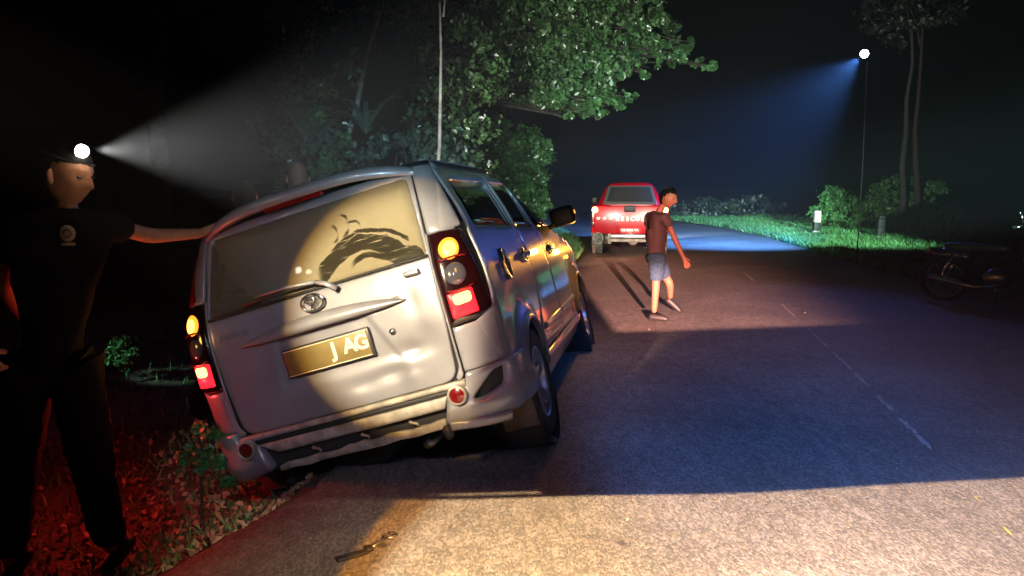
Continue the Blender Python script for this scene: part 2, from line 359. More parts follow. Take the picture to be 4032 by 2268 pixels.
def frame_m(o, xa, ya):
    xa = Vector(xa).normalized(); ya = Vector(ya); ya = (ya - xa * ya.dot(xa)).normalized(); za = xa.cross(ya)
    m = Matrix.Identity(4)
    for i in range(3): m[i][0] = xa[i]; m[i][1] = ya[i]; m[i][2] = za[i]; m[i][3] = o[i]
    return m

# ================================================================ SETTING
def lerp(tab, y): return float(np.interp(y, [t[0] for t in tab], [t[1] for t in tab]))
LE = [(-30, -7.5), (0, -2.2), (2.0, -1.62), (2.73, -1.29), (2.94, -1.2), (3.18, -1.10), (3.5, -.96), (10, .24), (17, 1.48), (22, 1.75), (27, 1.6), (33, .7), (40, -1.4), (50, -6.5), (70, -21), (110, -60)]
RE = [(-30, -1.5), (0, 4.15), (8.93, 5.75), (11.3, 6.14), (17, 6.7), (23, 7.4), (29, 7.75), (35, 7.35), (42, 6.0), (52, 2.0), (70, -9), (110, -45)]
def smooth_lerp(tab, y, h=.6):
    if y < 5: h = .08
    return (lerp(tab, y - h) + lerp(tab, y) * 2 + lerp(tab, y + h)) / 4
from mathutils import noise as mn
def height(x, y):
    l = smooth_lerp(LE, y); r = smooth_lerp(RE, y)
    n = mn.noise(Vector((x * .9, y * .9, 0))) * .05 + mn.noise(Vector((x * 3.3, y * 3.3, 4))) * .02
    if x < l:
        d = l - x; k = float(np.interp(y, [9, 13, 30], [1, .3, .3]))
        return float(np.interp(d, [0, .1, .42, .7, 1.2, 2.2, 4, 8, 20, 70], [-.02, -.06 * k, -.33 * k, -.40 * k, -.36 * k, -.32 * k, .05, .5, 1.2, 3])) + n * min(1, d * 3)
    if x > r:
        d = x - r
        return float(np.interp(d, [0, .15, 1.5, 4, 20, 80], [-.02, -.01, .02, .1, .5, 2])) + n * min(1, d)
    return -.02
xs = np.concatenate([np.linspace(-90, -8, 34), np.linspace(-7.6, 12, 150), np.linspace(12.6, 90, 34)])
ys = np.concatenate([np.linspace(-25, 0, 14), np.linspace(.4, 14, 110), np.linspace(14.4, 50, 80), np.linspace(52, 220, 45)])
# rows follow the left road edge so that the ditch edge is crisp
V = []
for y in ys:
    l = smooth_lerp(LE, y)
    for x in xs:
        xx = x + (l if abs(x) < 8 else 0) * (1 if abs(x) < 6 else max(0, (8 - abs(x)) / 2))
        V.append((xx, y, height(xx, y)))
nx = len(xs)
F = [(j * nx + i, j * nx + i + 1, (j + 1) * nx + i + 1, (j + 1) * nx + i) for j in range(len(ys) - 1) for i in range(nx - 1)]
ground = tag(mk('ground', V, F, A_soil), kind='structure')

ry = np.concatenate([np.linspace(-25, 1, 20), np.linspace(1.1, 14, 170), np.linspace(14.3, 105, 160)])
V = []; F = []; K = 12
for j, y in enumerate(ry):
    jag = mn.noise(Vector((y * 6, 0, 0))) * .035 + mn.noise(Vector((y * 22, 5, 0))) * .018
    l = smooth_lerp(LE, y) + jag; r = smooth_lerp(RE, y) + mn.noise(Vector((y * 2, 9, 0))) * .06
    V.append((l - .05, y, -.14)); V.append((l - .012, y, -.03))
    for i in range(K): V.append((l + (r - l) * i / (K - 1), y, 0 if 0 < i < K - 1 else -.006))
    V.append((r + .03, y, -.08))
n = K + 3
for j in range(len(ry) - 1):
    for i in range(n - 1): F.append((j * n + i, j * n + i + 1, (j + 1) * n + i + 1, (j + 1) * n + i))
road = tag(mk('road', V, F, A_asphalt), kind='structure')

# worn centre line: ragged dashes lying on the asphalt
def ragged(name, y0, y1, xf, wid, m, seed):
    random.seed(seed); V = []; F = []; ysn = np.arange(y0, y1, .05)
    for i, y in enumerate(ysn):
        t = min(1, (y - y0) / .1, (y1 - y) / .1); a = wid * t * random.uniform(.35, 1); b = wid * t * random.uniform(.35, 1)
        V += [(xf(y) - a / 2, y, .004), (xf(y) + b / 2, y, .004)]
        if i: k = 2 * i; F.append((k - 2, k - 1, k + 1, k))
    return mk(name, V, F, m, road)
cl = lambda y: float(np.interp(y, [0, 3.26, 4.2, 6.19, 9.42, 17, 25, 33], [1.44, 2.05, 2.26, 2.65, 3.24, 4.5, 5.2, 4.9]))
for i, (a, b, m) in enumerate([(2.3, 2.42, A_yellow), (2.75, 2.83, A_yellow), (3.05, 3.16, A_yellow), (3.42, 3.50, A_yellow), (4.1, 4.75, A_whitepaint), (4.85, 5.35, A_whitepaint), (5.5, 5.95, A_whitepaint), (6.0, 6.75, A_whitepaint), (6.85, 7.9, A_whitepaint), (8.6, 9.6, A_whitepaint), (12, 13.4, A_whitepaint)]):
    ragged('lane_dash', a, b, cl, .05 if m is A_yellow else .045, m, i)

# ---------------------------------------------------------------- grass
def blades(name, pts, h, m, kind='stuff', lean=.5, wid=.012):
    pts = np.array(pts); n = len(pts); a = rng.uniform(0, 2 * PI, n); hh = h * rng.uniform(.5, 1.3, n); ln = rng.normal(0, lean, (n, 2)) * hh[:, None]
    wd = wid * rng.uniform(.7, 1.4, n); dx = np.cos(a) * wd; dy = np.sin(a) * wd
    b0 = pts + np.stack([dx, dy, 0 * dx], 1); b1 = pts - np.stack([dx, dy, 0 * dx], 1)
    mid = pts + np.stack([ln[:, 0] * .35, ln[:, 1] * .35, hh * .6], 1)
    m0 = mid + np.stack([dx, dy, 0 * dx], 1) * .7; m1 = mid - np.stack([dx, dy, 0 * dx], 1) * .7
    tip = pts + np.stack([ln[:, 0], ln[:, 1], hh], 1)
    V = np.stack([b0, b1, m0, m1, tip], 1).reshape(-1, 3)
    k = np.arange(n)[:, None] * 5
    F = np.concatenate([k + [0, 1, 3], k + [0, 3, 2], k + [2, 3, 4]], 0)
    me = bpy.data.meshes.new(name); me.vertices.add(len(V)); me.vertices.foreach_set('co', V.ravel())
    me.loops.add(len(F) * 3); me.loops.foreach_set('vertex_index', F.ravel().astype(np.int32))
    me.polygons.add(len(F)); me.polygons.foreach_set('loop_start', np.arange(0, len(F) * 3, 3, dtype=np.int32))
    me.update(calc_edges=True); me.materials.append(m)
    o = link(bpy.data.objects.new(name, me))
    if kind: o['kind'] = kind
    return o
def scatter(n, fx, y0, y1):
    P = []
    while len(P) < n:
        y = random.uniform(y0, y1); x = fx(y); P.append((x, y, height(x, y) - .01))
    return P
random.seed(3)
pts = scatter(42000, lambda y: smooth_lerp(RE, y) + .02 + abs(random.gauss(0, 1)) * 2.0, 12, 42)
g = blades('verge_grass', pts, .17, A_grass, wid=.016); tag(g, 'green grass verge along the right side of the road by the marker posts', 'grass')
pts = scatter(16000, lambda y: smooth_lerp(LE, y) - .0 - abs(random.gauss(0, .9)), 8.5, 30)
g = blades('roadside_grass', pts, .17, A_grass, wid=.014); tag(g, 'patch of grass at the left road edge between the van mirror and the red pickup', 'grass')
pts = scatter(5000, lambda y: smooth_lerp(LE, y) - .3 - abs(random.gauss(0, 1.3)), 1.8, 9)
g = blades('ditch_grass', pts, .09, A_grass, wid=.006); tag(g, 'short sparse weeds growing in the ditch left of the van', 'weeds')

# ---------------------------------------------------------------- foliage
def leaf_mesh(name, C, size, m, parent=None, elong=1.7, droop=.0):
    C = np.array(C); n = len(C)
    d = rng.normal(0, 1, (n, 3)); d[:, 2] -= droop; d /= np.linalg.norm(d, axis=1)[:, None]
    u = rng.normal(0, 1, (n, 3)); u -= d * (u * d).sum(1)[:, None]; u /= np.linalg.norm(u, axis=1)[:, None]
    nn = np.cross(d, u); s = (size * rng.uniform(.6, 1.4, n))[:, None]
    a = C - d * s * elong / 2; b = C + d * s * elong / 2; l = C + u * s * .5 + nn * s * .12; r = C - u * s * .5 + nn * s * .12
    V = np.stack([a, l, b, r], 1).reshape(-1, 3); k = np.arange(n)[:, None] * 4
    F = np.concatenate([k + [0, 2, 1], k + [0, 3, 2]], 0)
    me = bpy.data.meshes.new(name); me.vertices.add(len(V)); me.vertices.foreach_set('co', V.ravel())
    me.loops.add(len(F) * 3); me.loops.foreach_set('vertex_index', F.ravel().astype(np.int32))
    me.polygons.add(len(F)); me.polygons.foreach_set('loop_start', np.arange(0, len(F) * 3, 3, dtype=np.int32))
    me.update(calc_edges=True); me.materials.append(m)
    return link(bpy.data.objects.new(name, me), parent)
def cloud(c, r, n, clump=.35):
    """leaf centres gathered in twig clumps inside an ellipsoid"""
    c = np.array(c); r = np.array(r if hasattr(r, '__len__') else (r, r, r))
    k = max(3, n // 40); cc = rng.normal(0, 1, (k, 3)); cc /= np.linalg.norm(cc, axis=1)[:, None]; cc *= rng.uniform(.35, 1, (k, 1)) ** .6
    i = rng.integers(0, k, n)
    return (cc[i] + rng.normal(0, clump * .30, (n, 3))) * r + c
def tree(name, base, top, trad, clusters, leafsize, lm, bm_, label, cat='tree', group=None, limbs=True, droop=.3):
    t = empty(name, base); tag(t, label, cat, group)
    b = Vector(base); tp = Vector(top) - b
    path = [Vector((0, 0, -.3))] + [tp * (k / 6) + Vector((random.uniform(-.06, .06), random.uniform(-.06, .06), 0)) * tp.length * .25 for k in range(1, 7)]
    tube('trunk', path, [trad * (1.15 - .75 * k / 6) for k in range(7)], bm_, t, 8)
    pts = [];lb = []
    for c, r, n in clusters:
        c = np.array(c) - np.array(base); pts.append(cloud(c, r, n))
        if limbs:
            rr = r if hasattr(r, '__len__') else (r, r, r)
            hs = min(.95, max(.35, (c[2] - rr[2] * 1.2) / max(.1, tp.z))); s = tp * hs; e = Vector(c)
            mid = (s + e) / 2 + Vector((0, 0, (e - s).length * .12))
            lb.append(([s, mid, e], [trad * .42, trad * .25, trad * .1]))
            for _ in range(3):
                q = e + Vector((random.uniform(-1, 1) * rr[0], random.uniform(-1, 1) * rr[1], random.uniform(-1, 1) * rr[2])) * .8
                lb.append(([mid, (mid + q) / 2 + Vector((0, 0, .1)), q], [trad * .18, trad * .1, trad * .03]))
    if lb: tubes('branches', lb, bm_, t, 5)
    leaf_mesh('crown', np.concatenate(pts), leafsize, lm, t, droop=droop)
    return t

random.seed(11)
# the big tree over the road: low limbs reach right towards the lamp
tree('roadside_tree', (-2.6, 19, .2), (-1.9, 18.5, 7.5), .19,
     [((.4, 17, 4.6), (1.3, 1.0, 1.1), 5600), ((1.3, 17, 4.0), (1.0, .8, .9), 4600), ((2.0, 16.8, 4.5), (.85, .7, .8), 2800),
      ((2.8, 16.8, 4.6), (.6, .5, .45), 1000), ((3.3, 16.8, 4.15), (.42, .4, .25), 420), ((3.85, 16.8, 3.92), (.34, .25, .13), 200), ((2.95,16.8,3.95),(.22,.2,.16),90),
      ((1.3, 17, 3.25), (.8, .6, .4), 1500), ((1.95, 16.8, 3.12), (.45, .3, .16), 380), ((.5, 17.2, 3.5), (.7, .6, .4), 900),
      ((1.6, 17, 5.6), (1.5, 1, .9), 2600), ((-1, 17.5, 5.6), (1.6, 1.2, 1.3), 1800), ((-.9, 17.5, 4.0), (1.0, 1, .9), 900), ((0, 18, 6.6), (2.4, 1.5, 1), 1800),
      ((2.9, 17, 5.5), (.8, .7, .6), 500)] + [((q[0], 16.8, q[1]), (q[2], .2, q[2] * .8), int(q[2] * 900)) for q in ((1.75, 2.9, .14), (2.45, 3.25, .16), (2.2, 3.7, .2), (2.75, 3.75, .15), (3.1, 4.75, .2), (3.6, 4.3, .18), (2.5, 5.1, .3), (3.3, 4.0, .12), (1.2, 2.85, .15), (4.1, 3.88, .12), (2.35, 4.0, .2))],
     .068, A_leaf, A_bark, 'large leafy tree whose low limbs hang over the road above the van and pickup')
tree('round_bush', (-.15, 20, .1), (-.1, 20, 2.4), .09,
     [((-.2, 20, 1.5), (.95, .8, 1.1), 5200), ((.25, 19.8, 2.1), (.72, .6, .75), 3200), ((-.7, 20, 2.2), (.6, .6, .7), 1700), ((.45, 19.7, 1.1), (.45, .5, .7), 1300), ((-.1,20,2.9),(.45,.4,.4),500)],
     .075, A_leaf, A_bark, 'dense round green bush just beyond the van roof, left of the pickup', 'bush', limbs=False)
# dark trees behind the van, each with its own trunk
for base, top, rad, cl_, lab, bm_ in [
    ((-1.17, 11.2, 0), (-.92, 11.2, 3.9), .035, [((-.85, 11.4, 4.4), (.6, .6, .4), 250)], 'thin pale-barked tree standing tall behind the middle of the van roof', A_palebark),
    ((-3.5, 14.5, 0), (-2.1, 14.5, 5.6), .06, [((-2.2, 15, 5.2), (1.1, .8, .7), 500)], 'slender leaning tree left of the thin pale trunk, mostly in darkness', A_palebark),
    ((-4.4, 15.5, 0), (-4.0, 15.5, 7.0), .12, [((-4, 16, 5.4), (1.6, 1, 1.2), 1400), ((-5, 16, 4.2), (1.2, 1, .8), 700)], 'dark tree with a broad trunk left of the leaning slender tree', A_bark),
    ((-7.5, 17, .3), (-7.2, 17, 8), .2, [((-7, 17, 6), (2.2, 1.5, 1.6), 1600), ((-8.5, 17, 4.6), (1.8, 1.2, 1.2), 900)], 'dark tree in the upper left corner far behind the headlamp man', A_bark),
    ((-.3, 24, .2), (-.1, 24, 9), .22, [((0, 24, 7.6), (3.0, 2, 1.6), 2600), ((-2.4, 23, 6.6), (2.2, 1.5, 1.6), 1800)], 'tall dark tree behind the overhanging roadside tree', A_bark)]:
    tree('forest_tree', base, top, rad, cl_, .11, A_leafdim, bm_, lab, 'tree', 'trees behind the van')
# fronds and strap leaves in the understory
def strap(base, az, L, wd, arch, n=7):
    V = []; F = []; b = Vector(base); d = Vector((math.cos(az), math.sin(az), 0)); s = Vector((-d.y, d.x, 0))
    for i in range(n + 1):
        t = i / n; p = b + d * (L * .75 * t) + Vector((0, 0, L * (arch * t - .75 * t * t)))
        w_ = wd * math.sin(PI * min(1, .12 + t * .88)) ** .7
        V += [p - s * w_ + Vector((0, 0, w_ * .25)), p, p + s * w_ + Vector((0, 0, w_ * .25))]
        if i: k = 3 * i; F += [(k - 3, k - 2, k + 1, k), (k - 2, k - 1, k + 2, k + 1)]
    return V, F
def frond_plant(loc, n, L, wd, label, group='big-leaved plants behind the van', mat_=None):
    t = empty('broad_leaf_plant', loc); tag(t, label, 'plant', group)
    for i in range(n):
        v, f = strap((0, 0, 0), 2 * PI * i / n + random.uniform(-.3, .3), L * random.uniform(.6, 1.1), wd * random.uniform(.7, 1.2), random.uniform(.9, 1.5))
        mk('leaf', v, f, mat_ or A_frond, t)
    return t
for loc, n, L, wd, lab in [((-1.9, 11, .6), 9, 1.5, .06, 'arching long-leaved plant directly over the left part of the van roof'),
                           ((-2.7, 11.5, .9), 9, 1.7, .07, 'tall strap-leaved plant at the left end of the leaf thicket behind the van'),
                           ((-1.2, 11.8, .7), 8, 1.3, .05, 'strap-leaved plant at the foot of the thin pale tree'),
                           ((-3.4, 10, .5), 8, 1.4, .07, 'dim strap-leaved plant in the headlamp beam behind the two helpers'),
                           ((-2.3, 13, 1.6), 8, 1.3, .05, 'small-leaved plant high behind the arching plant')]:
    frond_plant(loc, n, L, wd, lab)
for loc, n, L, wd, lab in [((-.9, 12.6, 1.2), 8, 1.1, .045, 'strap-leaved plant just right of the thin pale tree'), ((-2.2, 12.2, 2.2), 9, 1.2, .05, 'strap-leaved plant perched highest above the van roof'), ((-3.1, 12.6, 1.9), 9, 1.4, .06, 'drooping strap-leaved plant at the upper left of the leaf thicket'),
                           ((-1.5, 12.4, 1.7), 8, 1.0, .04, 'small arching plant left of the thin pale trunk')]:
    frond_plant(loc, n, L, wd, lab)
for bx, lab in ((-1.0, 'loose shrub right of the thin pale tree, against the round bush'), (-3.4, 'loose dim shrub at the left end of the thicket behind the van')):
    tree('undergrowth_shrub', (bx, 13.4, .3), (bx, 13.4, 3), .04, [((bx, 13.4, 2.2), (.9, .7, 1.0), 1300), ((bx + .2, 13.4, 3.4), (.9, .7, .8), 700), ((bx - .4, 13.4, 4.6), (1.0, .7, .8), 500)], .06, A_leaf, A_bark, lab, 'shrub')
tree('undergrowth_shrub', (-1.8, 12.5, .3), (-1.8, 12.5, 2), .04, [((-1.6, 12.5, 1.6), (1.2, .7, .8), 900), ((-2.9, 12.5, 1.5), (.9, .7, .8), 500)], .07, A_frond, A_bark, 'loose shrub of small leaves filling the gap behind the van roof', 'shrub', limbs=False)
# right side shrubs beyond the marker posts
for c, lab, g in [(((10.3, 25.6, .1), [((10.3, 25.4, .75), (.85, .6, .6), 1900), ((10.1, 25.2, 1.15), (.4, .3, .35), 450)]), 'rounded shrub with a spiky top behind the white-topped marker post', 0),
                  (((12.2, 25, .1), [((12.1, 25, .95), (1.05, .7, .8), 2500), ((12.7, 25, 1.35), (.7, .5, .45), 900)]), 'taller shrub behind the dark marker post', 0),
                  (((12.4, 23, .1), [((12.4, 23, .5), (.85, .5, .45), 1400)]), 'low shrub to the right of the dark marker post', 0),
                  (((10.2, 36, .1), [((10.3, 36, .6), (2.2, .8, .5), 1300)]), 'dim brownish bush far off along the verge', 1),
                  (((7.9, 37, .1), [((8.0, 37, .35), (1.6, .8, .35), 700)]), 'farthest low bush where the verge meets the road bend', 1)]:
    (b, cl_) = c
    tree('verge_shrub', b, (b[0], b[1], .9), .05, cl_, .085 if not g else .12, A_leafbright if not g else A_leafdim, A_bark, lab, 'shrub', 'shrubs on the right verge', limbs=False)
for az in range(7):
    pass
sp = frond_plant((10.2, 25.0, .8), 9, 1.0, .05, 'spiky arching plant on top of the rounded verge shrub', 'plants on the right verge', A_leafbright)
for (x, lean, lab) in [(11.6, .1, 'thin greyish trunk standing right of the floodlight, left one of two'), (12.1, -.2, 'thin reddish trunk standing right of the floodlight, right one of two')]:
    tree('verge_tree', (x, 24, .1), (x + lean, 24, 6), .09, [((x + lean, 24.5, 6.6), (1.6, 1, .9), 500)], .1, A_leafdim, mat('verge_bark_grey', (.06, .055, .05), .9) if lean > 0 else mat('verge_bark_red', (.05, .032, .027), .9), lab, 'tree', 'trunks on the right verge')
# tufts in the ditch at the left
tree('small_leafy_tuft', (-3.2, 6.5, -.3), (-3.2, 6.5, 0), .012, [((-3.21, 6.5, .02), (.15, .1, .15), 900), ((-3.2, 6.5, .1), (.06, .05, .07), 150)], .022, A_leafbright, A_bark, 'small cyan-lit leafy tuft glowing beside the headlamp man\'s leg', 'plant', limbs=False)
tree('small_leafy_tuft', (-3.95, 6.5, -.3), (-3.95, 6.5, -.15), .01, [((-3.95, 6.5, -.1), (.08, .07, .11), 160)], .018, A_leafbright, A_bark, 'faint little tuft between the headlamp man\'s legs at the far left', 'plant', limbs=False)
tree('ditch_weed', (-1.60, 3.95, -.38), (-1.6, 3.95, 0), .01, [((-1.58, 3.9, .08), (.17, .13, .14), 380), ((-1.50, 3.9, -.06), (.16, .13, .11), 260)], .026, A_leafbright, A_bark, 'yellow-green weed clump under the van\'s left tail lamp', 'plant', limbs=False)
# leaf litter
C = []
for _ in range(5200):
    y = random.uniform(2.0, 5.6); x = smooth_lerp(LE, y) - .12 - abs(random.gauss(0, .75)); C.append((x, y, height(x, y) + random.uniform(.0, .035)))
tag(leaf_mesh('leaf_litter', C, .026, A_dryleaf, elong=1.6), 'dry leaf litter and clods on the ditch bank, red in the tail-lamp glow', 'leaf litter', kind='stuff')
C = []
for _ in range(150):
    y = random.uniform(1.9, 9); x = random.uniform(smooth_lerp(LE, y), 5); C.append((x, y, .006))
tag(leaf_mesh('road_grit', C, .010, A_dryleaf, elong=1.4), 'leaf scraps and grit scattered over the asphalt', 'grit', kind='stuff')

# ================================================================ SILVER VAN
HZ = (-.013, -.297, -.175)
van = empty('parked_van', (-.5067, 4.4352, -.1540), HZ)
tag(van, 'silver family van with left wheels in the ditch, dusty rear window, lamps lit', 'van')
def T_(pts):
    a = np.array(pts)
    def f(v): return (np.interp(v - .035, a[:, 0], a[:, 1]) + np.interp(v, a[:, 0], a[:, 1]) * 2 + np.interp(v + .035, a[:, 0], a[:, 1])) / 4
    return f
Wd = T_([(.15, .72), (.30, .775), (.5, .80), (.85, .812), (1.0, .803), (1.1, .785), (1.3, .735), (1.5, .668), (1.58, .64)])
Yr = T_([(.2, -.74), (.40, -.765), (.5, -.76), (.8, -.765), (.98, -.755), (1.08, -.735), (1.15, -.71), (1.5, -.56), (1.58, -.52)])
Rc = T_([(.2, .24), (.85, .21), (1.1, .17), (1.58, .12)])
Yf = T_([(.2, 3.38), (.6, 3.42), (.85, 3.3), (.94, 3.05), (1.0, 2.72), (1.1, 2.4), (1.3, 1.95), (1.5, 1.45), (1.58, 1.25)])
def sgn(x): return 1 if x >= 0 else -1
def dent(x, z):
    d = 0
    if abs(x) < .57 and z < 1.05:
        # recess round the number plate
        lx = -.27 - (.90 - z) * .12; rx = .25 + (.90 - z) * .45
        s = lambda t: min(1, max(0, t)) ** 2 * (3 - 2 * min(1, max(0, t)))
        d += .011 * s((x - lx) / .025) * s((rx - x) / .03) * s((.925 - z) / .02) * s((z - .655) / .05)
        for cx, cz, rx_, rz, a in [(.40, .70, .07, .035, .014), (.27, .615, .10, .03, .011), (.12, .60, .08, .03, .008), (.36, .60, .04, .06, -.006), (.48, .74, .05, .06, .006), (.46, .93, .035, .07, .003)]:
            d += 1.6 * a * math.exp(-((x - cx) / rx_) ** 2 - ((z - cz) / rz) ** 2)
    return d
def PT(t, v):
    w_ = float(Wd(v)); rc = float(Rc(v)); a = w_ - rc; at = abs(t); yr = float(Yr(v))
    y1 = yr + .03 * (a / w_) ** 2
    if at <= a: x = at; y = yr + .03 * (at / w_) ** 2 + dent(t, v)
    elif at <= a + rc * PI / 2: g = (at - a) / rc; x = a + rc * math.sin(g); y = y1 + rc * (1 - math.cos(g))
    else:
        y = y1 + rc + (at - a - rc * PI / 2); x = w_
        yf = float(Yf(v)); rf = .38
        if y > yf - rf:
            s = min(1, (y - (yf - rf)) / rf); x -= .30 * (1 - math.sqrt(1 - s * s)); y = min(y, yf)
        for yw in (0, 2.655):
            r = math.hypot(y - yw, v - .27); x += .032 * math.exp(-((r - .375) / .055) ** 2) * (1 if v > .25 else 0)
        x += .006 * math.exp(-((v - .985) / .02) ** 2)
    return Vector((x * sgn(t), y, v))
def T0(v): rc = float(Rc(v)); w_ = float(Wd(v)); a = w_ - rc; return a + rc * PI / 2, float(Yr(v)) + .03 * (a / w_) ** 2 + rc
def PS(y, v, side=1):
    t0, y0 = T0(v); return PT(side * (t0 + y - y0), v)
def PSr(y, v): return PS(y, v, 1)
def PSl(y, v): return PS(y, v, -1)
def rpoly(P, seg=4):
    out = []; n = len(P)
    for i, p in enumerate(P):
        r = p[2] if len(p) > 2 else 0; c = Vector(p[:2]); a = Vector(P[i - 1][:2]); b = Vector(P[(i + 1) % n][:2])
        if r <= 0: out.append(c); continue
        da = (a - c); db = (b - c); r = min(r, da.length * .48, db.length * .48); p0 = c + da.normalized() * r; p1 = c + db.normalized() * r
        for k in range(seg + 1):
            t = k / seg; out.append(p0.lerp(c, t).lerp(c.lerp(p1, t), t))
    return out
def pip(P, poly):
    x, y = P[:, 0], P[:, 1]; ins = np.zeros(len(P), bool); n = len(poly)
    for i in range(n):
        x1, y1 = poly[i]; x2, y2 = poly[(i + 1) % n]
        if y1 == y2: continue
        c = ((y1 > y) != (y2 > y)) & (x < (x2 - x1) * (y - y1) / (y2 - y1) + x1); ins ^= c
    return ins
def dist(P, poly):
    d = np.full(len(P), 1e9); n = len(poly)
    for i in range(n):
        a = np.array(poly[i]); b = np.array(poly[(i + 1) % n]); ab = b - a; L = (ab ** 2).sum() + 1e-12
        t = np.clip(((P - a) @ ab) / L, 0, 1); q = a + t[:, None] * ab; d = np.minimum(d, np.hypot(*(P - q).T))
    return d
VC = Vector((0, 1.2, .8))
def resamp(poly, res):
    o = []; n = len(poly)
    for i in range(n):
        a = Vector(poly[i][:2]); b = Vector(poly[(i + 1) % n][:2]); k = max(1, math.ceil((b - a).length / res))
        o += [a.lerp(b, j / k) for j in range(k)]
    return o
def patch(name, fn, poly, m, parent, off=0., th=.008, res=.03, bev=.003, holes=(), centre=VC, offn=None):
    loops = [[tuple(p) for p in resamp(l, res)] for l in [poly, *holes]]
    arr = [np.array(l) for l in loops]
    mn_, mx_ = arr[0].min(0), arr[0].max(0)
    gx, gy = np.meshgrid(np.arange(mn_[0] + res / 2, mx_[0], res), np.arange(mn_[1] + res / 2, mx_[1], res)); G = np.stack([gx.ravel(), gy.ravel()], 1)
    def inside(P):
        k = pip(P, loops[0])
        for h in loops[1:]: k &= ~pip(P, h)
        return k
    pts = [p for l in loops for p in l]; nb = len(pts); edges = []; o = 0
    for l in loops: n = len(l); edges += [(o + i, o + (i + 1) % n) for i in range(n)]; o += n
    if bev:
        ring = []
        for l in loops:
            a = np.array(l); n = len(l); d = np.roll(a, -1, 0) - np.roll(a, 1, 0); nn = np.stack([-d[:, 1], d[:, 0]], 1); nn /= (np.linalg.norm(nn, axis=1)[:, None] + 1e-9)
            for s in (1, -1):
                q = a + nn * s * bev * 1.6; ring.append(q[inside(q)])
        ring = np.concatenate(ring); dd = np.min([dist(ring, l) for l in loops], 0); ring = ring[dd > bev * 1.2]; pts += [tuple(p) for p in ring]
    if len(G):
        G = G[inside(G)]
        if len(G): dd = np.min([dist(G, l) for l in loops], 0); G = G[dd > max(res * .45, bev * 2.2)]; pts += [tuple(p) for p in G]
    vs, _, fs, ov, _, _ = delaunay_2d_cdt([Vector(p) for p in pts], edges, [], 0, 1e-7)
    vs = [(v[0], v[1]) for v in vs]; cen = np.array([np.mean([vs[i] for i in f], 0) for f in fs]); keep = inside(cen)
    fs = [f for f, k in zip(fs, keep) if k]
    isb = [any(q < nb for q in ov[i]) for i in range(len(vs))]
    V = []; N = []
    for (a, b), eb in zip(vs, isb):
        p = Vector(fn(a, b)); e = 2e-3; du = Vector(fn(a + e, b)) - Vector(fn(a - e, b)); dv = Vector(fn(a, b + e)) - Vector(fn(a, b - e))
        n = du.cross(dv)
        n = n.normalized() if n.length > 1e-12 else (p - centre).normalized()
        if n.dot(p - centre) < 0: n = -n
        N.append(n); oo = off + (offn(a, b) if offn else 0); V.append(p + n * (oo - (bev if eb else 0)))
    F = []
    for f in fs:
        q = (V[f[1]] - V[f[0]]).cross(V[f[2]] - V[f[0]]); s = N[f[0]] + N[f[1]] + N[f[2]]
        F.append(tuple(f) if q.dot(s) > 0 else tuple(reversed(f)))
    ec = {}
    for f in F:
        for i in range(len(f)): a, b = f[i], f[(i + 1) % len(f)]; ec[(a, b)] = 1
    bd = [(a, b) for (a, b) in ec if (b, a) not in ec]; mp = {}
    for a, b in bd:
        for q in (a, b):
            if q not in mp: mp[q] = len(V); V.append(V[q] - N[q] * th)
    F += [(b, a, mp[a], mp[b]) for a, b in bd]
    ob = mk(name, V, F, m, parent)
    return ob
def both(name, poly, m, parent=van, **k):
    return [patch(name, PSr, poly, m, parent, **k), patch(name, PSl, poly, m, parent, **k)]

def arch(yw, r, z0, n=14, zc=.27):
    a0 = math.asin((z0 - zc) / r)
    return [(yw - r * math.cos(a0 + (PI - 2 * a0) * i / n), zc + r * math.sin(a0 + (PI - 2 * a0) * i / n)) for i in range(n + 1)]
QW = rpoly([(-.36, 1.19, .05), (.60, 1.15, .03), (.60, 1.46, .03), (-.30, 1.45, .05)])
RW = rpoly([(.70, 1.14, .03), (1.34, 1.12, .02), (1.30, 1.46, .02), (.70, 1.46, .03)])
FW = rpoly([(1.41, 1.12, .02), (2.16, 1.08, .03), (1.50, 1.45, .03), (1.38, 1.46, .02)])
def grow(p, d):
    c = sum((Vector(q) for q in p), Vector((0, 0))) / len(p); a = np.array([tuple(q) for q in p]); n = len(a)
    t = np.roll(a, -1, 0) - np.roll(a, 1, 0); nn = np.stack([t[:, 1], -t[:, 0]], 1); nn /= np.linalg.norm(nn, axis=1)[:, None]
    area = sum(a[i][0] * a[(i + 1) % n][1] - a[(i + 1) % n][0] * a[i][1] for i in range(n)); 
    if area < 0: nn = -nn
    return [Vector(q) for q in a + nn * d]
RWIN = rpoly([(-.585, 1.11, .02), (.585, 1.11, .02), (.545, 1.495, .03), (-.545, 1.495, .03)])
# inner shell (seen in the gaps)
body = both('body_shell', [Vector((-.40, .36)), *[Vector(p) for p in arch(0, .345, .30)], Vector((.40, .22)), Vector((2.25, .22)), *[Vector(p) for p in arch(2.655, .345, .30)], Vector((3.1, .34)), Vector((3.25, .60)), Vector((3.05, .88)), Vector((2.7, .97)), Vector((2.45, 1.06)), Vector((1.46, 1.50)), Vector((1.26, 1.57)), Vector((-.34, 1.57)), Vector((-.40, 1.3)), Vector((-.50, 1.0))], A_silver, off=-.014, th=.01, res=.07, bev=0, holes=[grow(QW, .004), grow(RW, .004), grow(FW, .004)])
patch('rear_shell', PT, [Vector((-.95, .30)), Vector((.95, .30)), Vector((.87, 1.1)), Vector((.74, 1.57)), Vector((-.74, 1.57)), Vector((-.87, 1.1))], A_dark, van, off=-.016, th=.004, res=.05, bev=0, holes=[grow(RWIN, .004)])
